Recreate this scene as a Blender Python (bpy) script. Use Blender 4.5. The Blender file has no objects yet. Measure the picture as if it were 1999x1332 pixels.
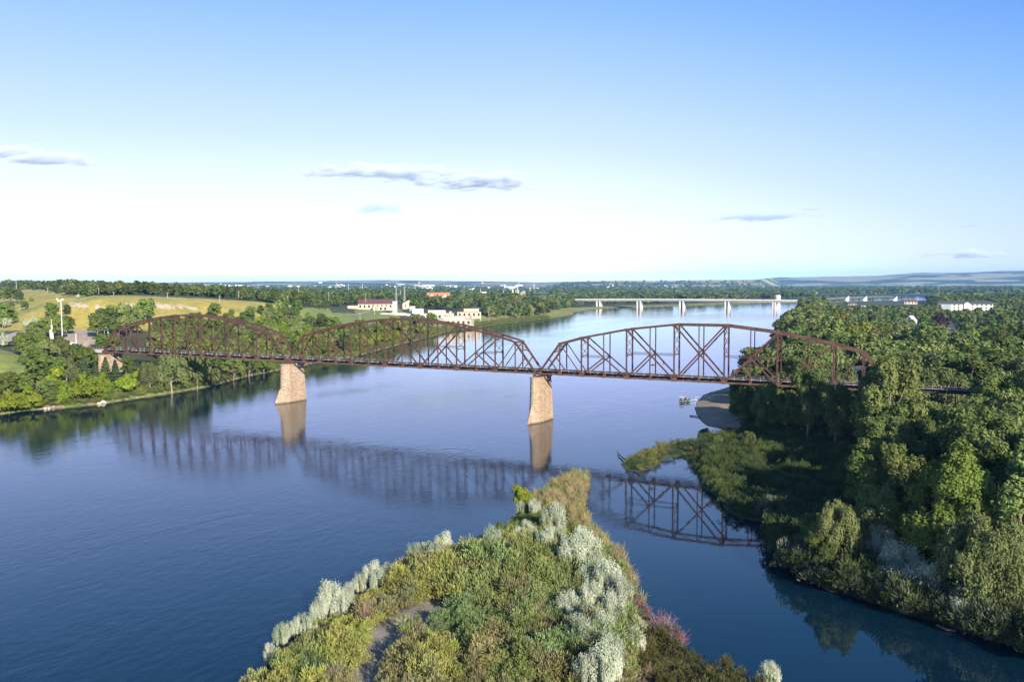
import bpy, math, random
import numpy as np
from mathutils import Vector, Matrix
C = bpy.context.scene
COL = C.collection
R = math.radians
# ------------------------------------------------------------------ camera, world, sun, exposure
F, CX, CY, CZ, YAW, PIT, ROL = 1653.5, 383.9, -286.4, 52.0, -0.4796, -0.0669, -0.0039
cam = bpy.data.cameras.new('camera'); camo = bpy.data.objects.new('camera', cam); COL.objects.link(camo)
fw = np.array([math.sin(YAW)*math.cos(PIT), math.cos(YAW)*math.cos(PIT), math.sin(PIT)])
rt0 = np.array([math.cos(YAW), -math.sin(YAW), 0.0]); up0 = np.cross(rt0, fw)
c_, s_ = math.cos(ROL), math.sin(ROL)
rt = c_*rt0+s_*up0; up = -s_*rt0+c_*up0
camo.matrix_world = Matrix(((rt[0], up[0], -fw[0], CX), (rt[1], up[1], -fw[1], CY), (rt[2], up[2], -fw[2], CZ), (0, 0, 0, 1)))
cam.sensor_fit = 'HORIZONTAL'; cam.sensor_width = 36; cam.lens = 36*F/1999
cam.clip_start = 1; cam.clip_end = 120000
C.camera = camo
SUN_EL, SUN_AZ = R(22), R(124)
w = bpy.data.worlds.new('World'); C.world = w; w.use_nodes = True
nt = w.node_tree; bgn = nt.nodes['Background']
sky = nt.nodes.new('ShaderNodeTexSky'); sky.sky_type = 'NISHITA'; sky.sun_disc = False
sky.sun_elevation = SUN_EL; sky.sun_rotation = SUN_AZ; sky.air_density = 1.0; sky.dust_density = 0.6; sky.ozone_density = 1.6
# the clear part of the sky follows a hand-tuned elevation gradient (low end boosted and top darkened for the water's reflections, deeper blue to camera right), blended with the Nishita sky
geo = nt.nodes.new('ShaderNodeTexCoord'); sepd = nt.nodes.new('ShaderNodeSeparateXYZ'); nt.links.new(geo.outputs['Generated'], sepd.inputs[0])
dotp = nt.nodes.new('ShaderNodeVectorMath'); dotp.operation = 'DOT_PRODUCT'; dotp.inputs[1].default_value = tuple(rt0); nt.links.new(geo.outputs['Generated'], dotp.inputs[0])
def wm_(op, a, b):
    n = nt.nodes.new('ShaderNodeMath'); n.operation = op
    for k, q in enumerate((a, b)):
        if isinstance(q, (int, float)): n.inputs[k].default_value = q
        else: nt.links.new(q, n.inputs[k])
    return n.outputs[0]
pd_ = wm_('MAXIMUM', dotp.outputs['Value'], 0.0); tt = wm_('ADD', sepd.outputs[2], wm_('MULTIPLY', wm_('POWER', pd_, 1.6), .34)); tt = wm_('MULTIPLY', tt, .9)
rmp = nt.nodes.new('ShaderNodeValToRGB'); nt.links.new(tt, rmp.inputs[0]); cr = rmp.color_ramp
for k, (pz, c) in enumerate([(0.0, (1.0, .95, 1.0)), (.02, (.85, .92, 1.0)), (.045, (.62, .86, 1.0)), (.10, (.49, .545, 1.0)), (.15, (.352, .437, .80)), (.215, (.240, .352, .68)), (.285, (.135, .268, .59)), (.38, (.04, .155, .40)), (.55, (.012, .075, .22)), (1.0, (.01, .045, .15))]):
    e = cr.elements[k] if k < 2 else cr.elements.new(pz)
    e.position = pz; e.color = (*c, 1)
scl = nt.nodes.new('ShaderNodeVectorMath'); scl.operation = 'SCALE'; scl.inputs['Scale'].default_value = 10.5; nt.links.new(rmp.outputs[0], scl.inputs[0])
mxs = nt.nodes.new('ShaderNodeMix'); mxs.data_type = 'RGBA'; mxs.inputs[0].default_value = .85; mxs.clamp_result = False
nt.links.new(sky.outputs[0], mxs.inputs[6]); nt.links.new(scl.outputs[0], mxs.inputs[7]); nt.links.new(mxs.outputs[2], bgn.inputs['Color'])
bgn.inputs['Strength'].default_value = 0.095
sl = bpy.data.lights.new('sun', 'SUN'); sl.energy = 5.0; sl.angle = R(0.5); sl.color = (1.0, 0.90, 0.74)
slo = bpy.data.objects.new('sun', sl); COL.objects.link(slo)
sd = Vector((math.sin(SUN_AZ)*math.cos(SUN_EL), math.cos(SUN_AZ)*math.cos(SUN_EL), math.sin(SUN_EL)))
slo.rotation_euler = sd.to_track_quat('Z', 'Y').to_euler(); slo.location = (400, -300, 300)
C.view_settings.view_transform = 'Standard'; C.view_settings.look = 'None'; C.view_settings.gamma = 1
C.view_settings.exposure = 1.0
try:
    C.cycles.volume_bounces = 10; C.cycles.volume_step_rate = .4; C.cycles.max_bounces = 12; C.cycles.diffuse_bounces = 3; C.cycles.glossy_bounces = 4; C.cycles.transmission_bounces = 4; C.cycles.transparent_max_bounces = 12
    C.cycles.use_denoising = True
except Exception: pass

# ------------------------------------------------------------------ helpers
rng = np.random.default_rng(7); random.seed(7)
def project(X):
    d = np.asarray(X, float)-np.array([CX, CY, CZ])
    x = d@rt; y = d@up; z = d@fw
    z = np.where(z > 1, z, 1)
    return 999.5+F*x/z, 666-F*y/z
def ray(u, v):
    d = fw+rt*((u-999.5)/F)-up*((v-666)/F)
    return d/math.hypot(d[0], d[1])           # unit horizontal length
def on_z(u, v, z=0.0):
    d = ray(u, v); t = (z-CZ)/d[2]
    return (CX+d[0]*t, CY+d[1]*t, z)
def at_d(u, v, dist):
    d = ray(u, v); return (CX+d[0]*dist, CY+d[1]*dist, CZ+d[2]*dist)
def link(o): COL.objects.link(o); return o
def tag(o, label=None, cat=None, group=None, kind=None):
    if label: o['label'] = label
    if cat: o['category'] = cat
    if group: o['group'] = group
    if kind: o['kind'] = kind
    return o
def empty(name, loc, label, cat, group=None, rz=0, sc=1.0):
    o = bpy.data.objects.new(name, None); o.empty_display_size = 0.5; link(o)
    o.location = loc; o.rotation_euler = (0, 0, rz); o.scale = (sc, sc, sc) if not hasattr(sc, '__len__') else sc
    return tag(o, label, cat, group)
def np_mesh(name, V, Fq, mat=None, col=None, smooth=False):
    V = np.asarray(V, np.float32); Fq = np.asarray(Fq, np.int32); n = Fq.shape[1]
    me = bpy.data.meshes.new(name)
    me.vertices.add(len(V)); me.vertices.foreach_set('co', V.ravel())
    me.loops.add(Fq.size); me.loops.foreach_set('vertex_index', Fq.ravel())
    me.polygons.add(len(Fq)); me.polygons.foreach_set('loop_start', np.arange(0, Fq.size, n, dtype=np.int32))
    me.polygons.foreach_set('use_smooth', np.full(len(Fq), smooth, bool))
    if col is not None:
        a = me.color_attributes.new('Col', 'FLOAT_COLOR', 'POINT')
        cc = np.ones((len(V), 4), np.float32); cc[:, :col.shape[1]] = col
        a.data.foreach_set('color', cc.ravel())
    me.update(calc_edges=True)
    if mat: me.materials.append(mat)
    return me
class MB:
    def __init__(s): s.v = []; s.f = []
    def add(s, vs, fs):
        b = len(s.v); s.v += [tuple(x) for x in vs]; s.f += [tuple(i+b for i in f) for f in fs]; return s
    def box(s, x0, x1, y0, y1, z0, z1):
        return s.add([(x0, y0, z0), (x1, y0, z0), (x1, y1, z0), (x0, y1, z0), (x0, y0, z1), (x1, y0, z1), (x1, y1, z1), (x0, y1, z1)],
                     [(0, 3, 2, 1), (4, 5, 6, 7), (0, 1, 5, 4), (1, 2, 6, 5), (2, 3, 7, 6), (3, 0, 4, 7)])
    def beam(s, p, q, w, h, upv=(0, 0, 1)):
        p = Vector(p); q = Vector(q); d = (q-p).normalized(); u = Vector(upv)
        if abs(d.dot(u)) > .98: u = Vector((1, 0, 0))
        sd_ = d.cross(u).normalized(); u = sd_.cross(d).normalized()
        vs = []
        for c in (p, q):
            for a, b in ((-1, -1), (1, -1), (1, 1), (-1, 1)): vs.append(c+sd_*(a*w/2)+u*(b*h/2))
        return s.add(vs, [(0, 1, 2, 3), (7, 6, 5, 4), (0, 4, 5, 1), (1, 5, 6, 2), (2, 6, 7, 3), (3, 7, 4, 0)])
    def tube(s, pts, rs, n=6):
        b = len(s.v); prev = None
        for i, p in enumerate(pts):
            p = Vector(p); d = (Vector(pts[min(i+1, len(pts)-1)])-Vector(pts[max(i-1, 0)])).normalized()
            a = d.orthogonal().normalized() if prev is None else (prev-d*prev.dot(d)).normalized(); prev = a; c = d.cross(a)
            for k in range(n):
                t = 2*math.pi*k/n; s.v.append(tuple(p+(a*math.cos(t)+c*math.sin(t))*rs[i]))
        for i in range(len(pts)-1):
            for k in range(n):
                k2 = (k+1) % n; s.f.append((b+i*n+k, b+i*n+k2, b+(i+1)*n+k2, b+(i+1)*n+k))
        s.f.append(tuple(b+k for k in reversed(range(n)))); s.f.append(tuple(b+(len(pts)-1)*n+k for k in range(n)))
        return s
    def prism(s, pts, z0, z1):
        n = len(pts); vs = [(x, y, z0) for x, y in pts]+[(x, y, z1) for x, y in pts]
        fs = [tuple(reversed(range(n))), tuple(range(n, 2*n))]+[(i, (i+1) % n, n+(i+1) % n, n+i) for i in range(n)]
        return s.add(vs, fs)
    def mesh(s, name, mat, smooth=False):
        me = bpy.data.meshes.new(name); me.from_pydata(s.v, [], s.f)
        if smooth:
            for p in me.polygons: p.use_smooth = True
        if mat: me.materials.append(mat)
        me.update(); return me
    def build(s, name, mat, parent=None, smooth=False):
        o = link(bpy.data.objects.new(name, s.mesh(name, mat, smooth))); o.parent = parent; return o
def put(name, me, parent=None, loc=None):
    o = link(bpy.data.objects.new(name, me)); o.parent = parent
    if loc: o.location = loc
    return o
def copy_tree(o, parent=None):
    c = o.copy(); link(c); c.parent = parent
    for ch in o.children: copy_tree(ch, c)
    return c
# value noise
_H = np.random.default_rng(3).random((256, 256))
def vnoise(x, y):
    xi = np.floor(x).astype(int); yi = np.floor(y).astype(int); fx = x-xi; fy = y-yi
    fx = fx*fx*(3-2*fx); fy = fy*fy*(3-2*fy)
    g = lambda a, b: _H[a & 255, b & 255]
    return (g(xi, yi)*(1-fx)+g(xi+1, yi)*fx)*(1-fy)+(g(xi, yi+1)*(1-fx)+g(xi+1, yi+1)*fx)*fy
def fbm(x, y, o=4):
    r = 0; a = .5
    for i in range(o): r = r+a*vnoise(x+17.3*i, y+9.1*i); x = x*2.03; y = y*2.03; a *= .5
    return r/(1-.5**o)
def in_poly(x, y, P):
    ins = np.zeros(np.shape(x), bool); n = len(P)
    for i in range(n):
        x0, y0 = P[i]; x1, y1 = P[(i+1) % n]
        if y0 == y1: continue
        ins ^= ((y0 > y) != (y1 > y)) & (x < (x1-x0)*(y-y0)/(y1-y0)+x0)
    return ins
def seg_dist(x, y, P, closed=True):
    d = np.full(np.shape(x), 1e12); n = len(P)
    for i in range(n if closed else n-1):
        x0, y0 = P[i]; x1, y1 = P[(i+1) % n]; dx, dy = x1-x0, y1-y0; L = dx*dx+dy*dy+1e-9
        t = np.clip(((x-x0)*dx+(y-y0)*dy)/L, 0, 1)
        d = np.minimum(d, (x-x0-t*dx)**2+(y-y0-t*dy)**2)
    return np.sqrt(d)
sstep = lambda a, b, x: (lambda t: t*t*(3-2*t))(np.clip((x-a)/(b-a), 0, 1))

# ------------------------------------------------------------------ materials
def new_mat(name):
    m = bpy.data.materials.new(name); m.use_nodes = True; return m, m.node_tree, m.node_tree.nodes['Principled BSDF']
def N(t, ty, **kw):
    n = t.nodes.new(ty)
    for k, v in kw.items():
        if k in n.inputs: n.inputs[k].default_value = v
        else: setattr(n, k, v)
    return n
def simple(name, c, rough=.8, var=.25, scale=1.5, c2=None, metal=0, bump=0):
    m, t, p = new_mat(name)
    g = N(t, 'ShaderNodeNewGeometry'); n = N(t, 'ShaderNodeTexNoise', Scale=scale, Detail=5.0, Roughness=.65)
    t.links.new(g.outputs['Position'], n.inputs['Vector'])
    r = N(t, 'ShaderNodeValToRGB'); c2 = c2 or tuple(x*(1-var) for x in c)
    r.color_ramp.elements[0].position = .35; r.color_ramp.elements[1].position = .65
    r.color_ramp.elements[0].color = (*c2, 1); r.color_ramp.elements[1].color = (*c, 1)
    t.links.new(n.outputs[0], r.inputs[0]); t.links.new(r.outputs[0], p.inputs['Base Color'])
    p.inputs['Roughness'].default_value = rough; p.inputs['Metallic'].default_value = metal
    if bump:
        b = N(t, 'ShaderNodeBump', Strength=bump, Distance=.1); t.links.new(n.outputs[0], b.inputs['Height']); t.links.new(b.outputs[0], p.inputs['Normal'])
    return m
def foliage(name, c, attr=False, var=.35, trans=.3, c2=None):
    m = bpy.data.materials.new(name); m.use_nodes = True; t = m.node_tree; t.nodes.clear()
    out = N(t, 'ShaderNodeOutputMaterial'); d = N(t, 'ShaderNodeBsdfDiffuse'); tr = N(t, 'ShaderNodeBsdfTranslucent')
    mx = N(t, 'ShaderNodeMixShader'); mx.inputs[0].default_value = trans
    g = N(t, 'ShaderNodeNewGeometry'); n = N(t, 'ShaderNodeTexNoise', Scale=.22, Detail=4.0); t.links.new(g.outputs['Position'], n.inputs['Vector'])
    hs = N(t, 'ShaderNodeHueSaturation')
    if attr:
        a = N(t, 'ShaderNodeAttribute', attribute_name='Col'); t.links.new(a.outputs['Color'], hs.inputs['Color'])
    else:
        r = N(t, 'ShaderNodeMix', data_type='RGBA'); r.inputs[6].default_value = (*(c2 or tuple(x*.62 for x in c)), 1); r.inputs[7].default_value = (*c, 1)
        ri = N(t, 'ShaderNodeValToRGB'); ri.color_ramp.elements[0].position = .25; ri.color_ramp.elements[1].position = .6
        t.links.new(n.outputs[0], ri.inputs[0]); t.links.new(ri.outputs[0], r.inputs[0]); t.links.new(r.outputs[2], hs.inputs['Color'])
    oi = N(t, 'ShaderNodeObjectInfo')
    m1 = N(t, 'ShaderNodeMapRange'); m1.inputs[3].default_value = 1-var; m1.inputs[4].default_value = 1+var
    m2 = N(t, 'ShaderNodeMapRange'); m2.inputs[3].default_value = .485; m2.inputs[4].default_value = .512
    if attr: t.links.new(n.outputs[0], m1.inputs[0])
    else:
        t.links.new(oi.outputs['Random'], m1.inputs[0])
        ml = N(t, 'ShaderNodeMath', operation='MULTIPLY'); ml.inputs[1].default_value = 7.31
        fr = N(t, 'ShaderNodeMath', operation='FRACT'); t.links.new(oi.outputs['Random'], ml.inputs[0]); t.links.new(ml.outputs[0], fr.inputs[0]); t.links.new(fr.outputs[0], m2.inputs[0])
        t.links.new(m2.outputs[0], hs.inputs['Hue'])
    t.links.new(m1.outputs[0], hs.inputs['Value'])
    t.links.new(hs.outputs[0], d.inputs['Color']); t.links.new(hs.outputs[0], tr.inputs['Color'])
    t.links.new(d.outputs[0], mx.inputs[1]); t.links.new(tr.outputs[0], mx.inputs[2]); t.links.new(mx.outputs[0], out.inputs['Surface'])
    return m
M = {}
M['cotton'] = foliage('cottonwood_leaves', (.205, .255, .085), c2=(.105, .15, .05))
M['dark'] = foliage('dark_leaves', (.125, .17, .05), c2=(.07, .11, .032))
M['mid'] = foliage('mid_green_leaves', (.17, .235, .055), c2=(.10, .155, .04), var=.3)
M['bright'] = foliage('bright_leaves', (.20, .26, .03), c2=(.11, .17, .03), var=.2)
M['yellowish'] = foliage('yellow_green_leaves', (.17, .215, .05), c2=(.09, .13, .035), var=.1)
M['willow'] = foliage('willow_leaves', (.19, .225, .09), c2=(.12, .155, .06), var=.2)
M['pine'] = foliage('needle_leaves', (.09, .13, .065), c2=(.05, .08, .04), var=.2)
M['silver'] = foliage('silver_leaves', (.50, .54, .43), c2=(.27, .34, .21), var=.15)
M['purple'] = foliage('purple_leaves', (.08, .04, .06), var=.1)
M['attr'] = foliage('mixed_leaves', (1, 1, 1), attr=True, var=.35)
M['bark'] = simple('bark', (.20, .16, .12), .9, scale=3)
M['palebark'] = simple('pale_bark', (.32, .28, .22), .9, scale=3)
M['drytwig'] = simple('dry_twigs', (.42, .33, .30), .9, scale=3)
M['steel'] = simple('weathered_brown_steel', (.122, .054, .034), .6, c2=(.05, .029, .022), scale=1.3)
M['rust'] = simple('rusty_chord_steel', (.17, .08, .05), .65, c2=(.06, .036, .03), scale=1.4)
M['timber'] = simple('dark_timber', (.05, .042, .038), .9, scale=2)
M['grate'] = simple('grey_walkway_metal', (.45, .45, .45), .6, scale=1)
M['white'] = simple('white_paint', (.66, .64, .60), .6, var=.1, scale=.3)
M['concrete'] = simple('pale_concrete', (.62, .60, .56), .8, var=.12, scale=.15)
M['cream'] = simple('cream_render', (.56, .45, .34), .8, var=.1, scale=.2)
M['redroof'] = simple('brown_red_roof', (.14, .065, .06), .7, scale=.5)
M['orangeroof'] = simple('orange_tile_roof', (.45, .20, .11), .7, scale=.5)
M['greyroof'] = simple('dark_grey_roof', (.075, .08, .095), .7, scale=.5)
M['lightroof'] = simple('pale_grey_roof', (.5, .52, .55), .6, scale=.5)
M['glass'] = simple('dark_window_glass', (.04, .06, .09), .15, scale=.5)
M['blueglass'] = simple('blue_glass', (.16, .25, .36), .15, scale=.5)
M['orange'] = simple('orange_door', (.6, .22, .06), .6)
M['bluegirder'] = simple('blue_painted_girder', (.12, .28, .46), .5, scale=.1)
M['bluewall'] = simple('slate_blue_siding', (.12, .19, .27), .7)
M['greywall'] = simple('grey_siding', (.36, .38, .42), .7, scale=.3)
M['galv'] = simple('galvanised_steel', (.5, .53, .55), .45, metal=.3)
M['polewood'] = simple('weathered_pole', (.48, .42, .35), .9)
M['asphalt'] = simple('asphalt', (.16, .155, .16), .9, scale=.6)
M['rock'] = simple('pale_rock', (.5, .45, .4), .9, scale=1, bump=.5)
M['log'] = simple('drift_wood', (.12, .09, .07), .9, scale=2)
M['hull'] = simple('boat_hull', (.06, .065, .075), .4)
M['alu'] = simple('aluminium', (.6, .62, .64), .4, metal=.4)
M['carwhite'] = simple('car_paint_white', (.75, .76, .78), .3, var=.02)
M['cardark'] = simple('car_paint_dark', (.06, .07, .10), .3, var=.02)
M['tyre'] = simple('tyre_rubber', (.02, .02, .02), .8)
M['hivis'] = simple('orange_marker', (.9, .30, .05), .6, var=.05)
def stone_mat():
    m, t, p = new_mat('granite_blocks')
    g = N(t, 'ShaderNodeNewGeometry'); s = N(t, 'ShaderNodeSeparateXYZ'); t.links.new(g.outputs['Position'], s.inputs[0])
    ad = N(t, 'ShaderNodeMath', operation='ADD'); t.links.new(s.outputs[0], ad.inputs[0]); t.links.new(s.outputs[1], ad.inputs[1])
    cb = N(t, 'ShaderNodeCombineXYZ'); t.links.new(ad.outputs[0], cb.inputs[0]); t.links.new(s.outputs[2], cb.inputs[1])
    br = N(t, 'ShaderNodeTexBrick', Scale=1.0); br.inputs['Brick Width'].default_value = 1.7; br.inputs['Row Height'].default_value = .78
    br.inputs['Mortar Size'].default_value = .05; br.inputs['Color1'].default_value = (.42, .35, .285, 1); br.inputs['Color2'].default_value = (.30, .25, .205, 1); br.inputs['Mortar'].default_value = (.17, .14, .12, 1)
    t.links.new(cb.outputs[0], br.inputs['Vector'])
    # rust coloured streaks down the stone, stronger on faces turned to +x
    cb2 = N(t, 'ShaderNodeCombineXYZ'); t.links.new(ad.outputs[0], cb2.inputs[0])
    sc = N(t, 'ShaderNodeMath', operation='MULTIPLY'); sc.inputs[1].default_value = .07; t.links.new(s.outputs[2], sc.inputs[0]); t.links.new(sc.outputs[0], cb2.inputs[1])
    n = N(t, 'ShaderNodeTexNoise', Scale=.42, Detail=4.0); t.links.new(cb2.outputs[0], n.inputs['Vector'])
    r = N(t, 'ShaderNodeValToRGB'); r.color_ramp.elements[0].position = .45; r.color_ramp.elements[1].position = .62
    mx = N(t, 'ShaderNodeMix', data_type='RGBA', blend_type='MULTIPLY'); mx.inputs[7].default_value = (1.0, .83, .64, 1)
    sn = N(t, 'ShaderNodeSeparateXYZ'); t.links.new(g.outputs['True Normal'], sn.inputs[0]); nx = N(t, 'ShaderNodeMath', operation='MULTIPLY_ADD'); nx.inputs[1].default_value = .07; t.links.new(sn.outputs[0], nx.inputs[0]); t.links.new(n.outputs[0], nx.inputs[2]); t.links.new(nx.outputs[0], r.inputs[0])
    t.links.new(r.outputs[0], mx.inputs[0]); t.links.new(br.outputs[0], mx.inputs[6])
    n2 = N(t, 'ShaderNodeTexNoise', Scale=2.5, Detail=5.0); t.links.new(g.outputs['Position'], n2.inputs['Vector'])
    mx2 = N(t, 'ShaderNodeMix', data_type='RGBA', blend_type='OVERLAY'); mx2.inputs[0].default_value = .8
    t.links.new(mx.outputs[2], mx2.inputs[6]); t.links.new(n2.outputs[0], mx2.inputs[7])
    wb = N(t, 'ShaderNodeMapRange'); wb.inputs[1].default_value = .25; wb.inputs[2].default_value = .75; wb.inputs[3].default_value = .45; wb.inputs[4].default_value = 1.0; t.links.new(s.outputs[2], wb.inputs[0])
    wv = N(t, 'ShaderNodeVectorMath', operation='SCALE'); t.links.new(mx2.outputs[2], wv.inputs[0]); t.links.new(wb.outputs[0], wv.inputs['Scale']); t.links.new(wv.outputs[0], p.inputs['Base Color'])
    p.inputs['Roughness'].default_value = .9
    b = N(t, 'ShaderNodeBump', Strength=.6, Distance=.1); t.links.new(br.outputs['Fac'], b.inputs['Height']); b.invert = True; t.links.new(b.outputs[0], p.inputs['Normal'])
    return m
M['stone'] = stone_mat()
def ground_mat():
    m, t, p = new_mat('ground')
    a = N(t, 'ShaderNodeAttribute', attribute_name='Col'); g = N(t, 'ShaderNodeNewGeometry')
    n = N(t, 'ShaderNodeTexNoise', Scale=.35, Detail=8.0, Roughness=.7); t.links.new(g.outputs['Position'], n.inputs['Vector'])
    mr = N(t, 'ShaderNodeMapRange'); mr.inputs[1].default_value = .3; mr.inputs[2].default_value = .7; mr.inputs[3].default_value = .6; mr.inputs[4].default_value = 1.3
    t.links.new(n.outputs[0], mr.inputs[0])
    vm = N(t, 'ShaderNodeVectorMath', operation='SCALE'); t.links.new(a.outputs['Color'], vm.inputs[0]); t.links.new(mr.outputs[0], vm.inputs['Scale'])
    t.links.new(vm.outputs[0], p.inputs['Base Color']); p.inputs['Roughness'].default_value = .95
    b = N(t, 'ShaderNodeBump', Strength=.5, Distance=.5); t.links.new(n.outputs[0], b.inputs['Height']); t.links.new(b.outputs[0], p.inputs['Normal'])
    return m
def water_mat():
    m, t, p = new_mat('river_water')
    p.inputs['Base Color'].default_value = (.002, .015, .031, 1); p.inputs['Specular Tint'].default_value = (.80, 1.0, 1.0, 1); p.inputs['IOR'].default_value = 1.46
    a = N(t, 'ShaderNodeAttribute', attribute_name='Col'); sp = N(t, 'ShaderNodeSeparateColor'); t.links.new(a.outputs['Color'], sp.inputs[0])
    g = N(t, 'ShaderNodeNewGeometry')
    mp = N(t, 'ShaderNodeMapping'); mp.inputs['Rotation'].default_value = (0, 0, R(25)); mp.inputs['Scale'].default_value = (1, .55, 1); t.links.new(g.outputs['Position'], mp.inputs[0])
    n1 = N(t, 'ShaderNodeTexNoise', Scale=.55, Detail=4.0, Roughness=.6); t.links.new(mp.outputs[0], n1.inputs['Vector'])
    n2 = N(t, 'ShaderNodeTexNoise', Scale=.07, Detail=3.0, Roughness=.6, Distortion=1.0); t.links.new(mp.outputs[0], n2.inputs['Vector'])
    mp3 = N(t, 'ShaderNodeMapping'); mp3.inputs['Rotation'].default_value = (0, 0, R(-12)); mp3.inputs['Scale'].default_value = (1, .3, 1); t.links.new(g.outputs['Position'], mp3.inputs[0])
    n3 = N(t, 'ShaderNodeTexNoise', Scale=.022, Detail=5.0, Roughness=.6, Distortion=1.2); t.links.new(mp3.outputs[0], n3.inputs['Vector'])
    b1 = N(t, 'ShaderNodeBump', Distance=.14); b2 = N(t, 'ShaderNodeBump', Distance=.5)
    mr = N(t, 'ShaderNodeMapRange'); mr.inputs[1].default_value = .35; mr.inputs[2].default_value = .68; mr.inputs[3].default_value = .4; mr.inputs[4].default_value = 1.6; t.links.new(n3.outputs[0], mr.inputs[0])
    s1 = N(t, 'ShaderNodeMath', operation='MULTIPLY'); t.links.new(sp.outputs[0], s1.inputs[0]); t.links.new(mr.outputs[0], s1.inputs[1])
    s2 = N(t, 'ShaderNodeMath', operation='MULTIPLY'); s2.inputs[1].default_value = .35; t.links.new(s1.outputs[0], s2.inputs[0])
    t.links.new(s1.outputs[0], b1.inputs['Strength']); t.links.new(s2.outputs[0], b2.inputs['Strength'])
    t.links.new(n1.outputs[0], b1.inputs['Height']); t.links.new(n2.outputs[0], b2.inputs['Height'])
    t.links.new(b2.outputs[0], b1.inputs['Normal']); t.links.new(b1.outputs[0], p.inputs['Normal'])
    t.links.new(sp.outputs[1], p.inputs['Roughness'])
    return m

# ------------------------------------------------------------------ shorelines (pixel of the photo laid on the water plane, kept as world polygons)
def W2(pts, z=0.0): return [on_z(u, v, z)[:2] for u, v in pts]
def ext(p, d):           # push a world point away from camera axis to close polygons far away
    return (CX+(p[0]-CX)*d, CY+(p[1]-CY)*d)
east_px = [(-260, 850), (-120, 830), (0, 810), (50, 802), (120, 797), (200, 789), (260, 779), (330, 769), (400, 757), (440, 747), (484, 735), (520, 728), (551, 722), (590, 717), (605, 711), (650, 703), (700, 695), (740, 684),
           (788, 671), (851, 655), (878, 647), (917, 643), (949, 637), (980, 633), (1017, 628), (1050, 623.5), (1075, 621), (1118, 615), (1120, 610), (1150, 605), (1174, 602.5), (1205, 601), (1233, 600.5), (1300, 598.3), (1370, 595.8), (1440, 593), (1470, 591.5), (1567, 589), (1640, 583.5), (1700, 580.8), (1800, 577.2), (2150, 573.5)]
E = W2(east_px)
LAND_E = E+[ext(E[-1], 3), ext(on_z(2150, 566)[:2], 30), ext(on_z(1000, 566)[:2], 30), ext(on_z(-260, 566)[:2], 30), ext(E[0], 3)]
west_px = [(2150, 1360), (1999, 1270), (1912, 1244), (1868, 1231), (1824, 1213), (1763, 1200), (1715, 1182), (1650, 1161), (1600, 1143), (1566, 1128), (1545, 1110), (1530, 1090), (1518, 1066), (1525, 1052), (1545, 1038), (1535, 1022), (1515, 1013),
           (1495, 1020), (1472, 1018), (1443, 1011), (1418, 998), (1408, 978), (1395, 966), (1370, 952), (1362, 930), (1349, 909), (1336, 896), (1313, 892), (1293, 899), (1278, 912), (1252, 922), (1225, 920), (1212, 908), (1234, 895), (1260, 883), (1290, 872), (1325, 864), (1362, 863), (1400, 858), (1424, 850),
           (1432, 843), (1405, 837), (1380, 832), (1364, 818), (1357, 800), (1360, 786), (1372, 774), (1390, 766), (1420, 757), (1440, 748), (1455, 738), (1470, 720), (1490, 690), (1508, 664), (1520, 647), (1533, 633), (1545, 620), (1560, 604), (1590, 595), (1620, 591.5), (1700, 590.3), (1800, 589), (2150, 585)]
Wt = W2(west_px)
LAND_W = Wt+[ext(Wt[-1], 1.6), (2600, 400), (1500, -900), (600, -600)]
pen_px = [(440, 1400), (482, 1345), (530, 1318), (600, 1262), (660, 1215), (700, 1182), (760, 1140), (815, 1110), (870, 1092), (915, 1070), (960, 1045), (1000, 1018), (1012, 998), (1022, 985), (1060, 968), (1090, 945), (1118, 932), (1150, 932), (1152, 950), (1142, 975), (1140, 1000), (1152, 1030),
          (1170, 1055), (1205, 1085), (1225, 1115), (1238, 1150), (1256, 1195), (1275, 1228), (1320, 1262), (1385, 1300), (1450, 1328), (1500, 1352), (1580, 1420), (1620, 1520), (400, 1520)]
PEN = W2(pen_px)
ISL = [W2([(1362, 850), (1368, 843), (1378, 839), (1384, 842), (1378, 848), (1366, 853)]), W2([(1408, 845), (1414, 843), (1421, 845), (1416, 848)])]
def shore_dist(x, y):    # >0 on land
    lands = [LAND_E, LAND_W, PEN]+ISL
    ins = np.zeros(np.shape(x), bool); d = np.full(np.shape(x), 1e9)
    for P in lands:
        ins |= in_poly(x, y, P); d = np.minimum(d, seg_dist(x, y, P))
    return np.where(ins, d, -d)
cps = []
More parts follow.
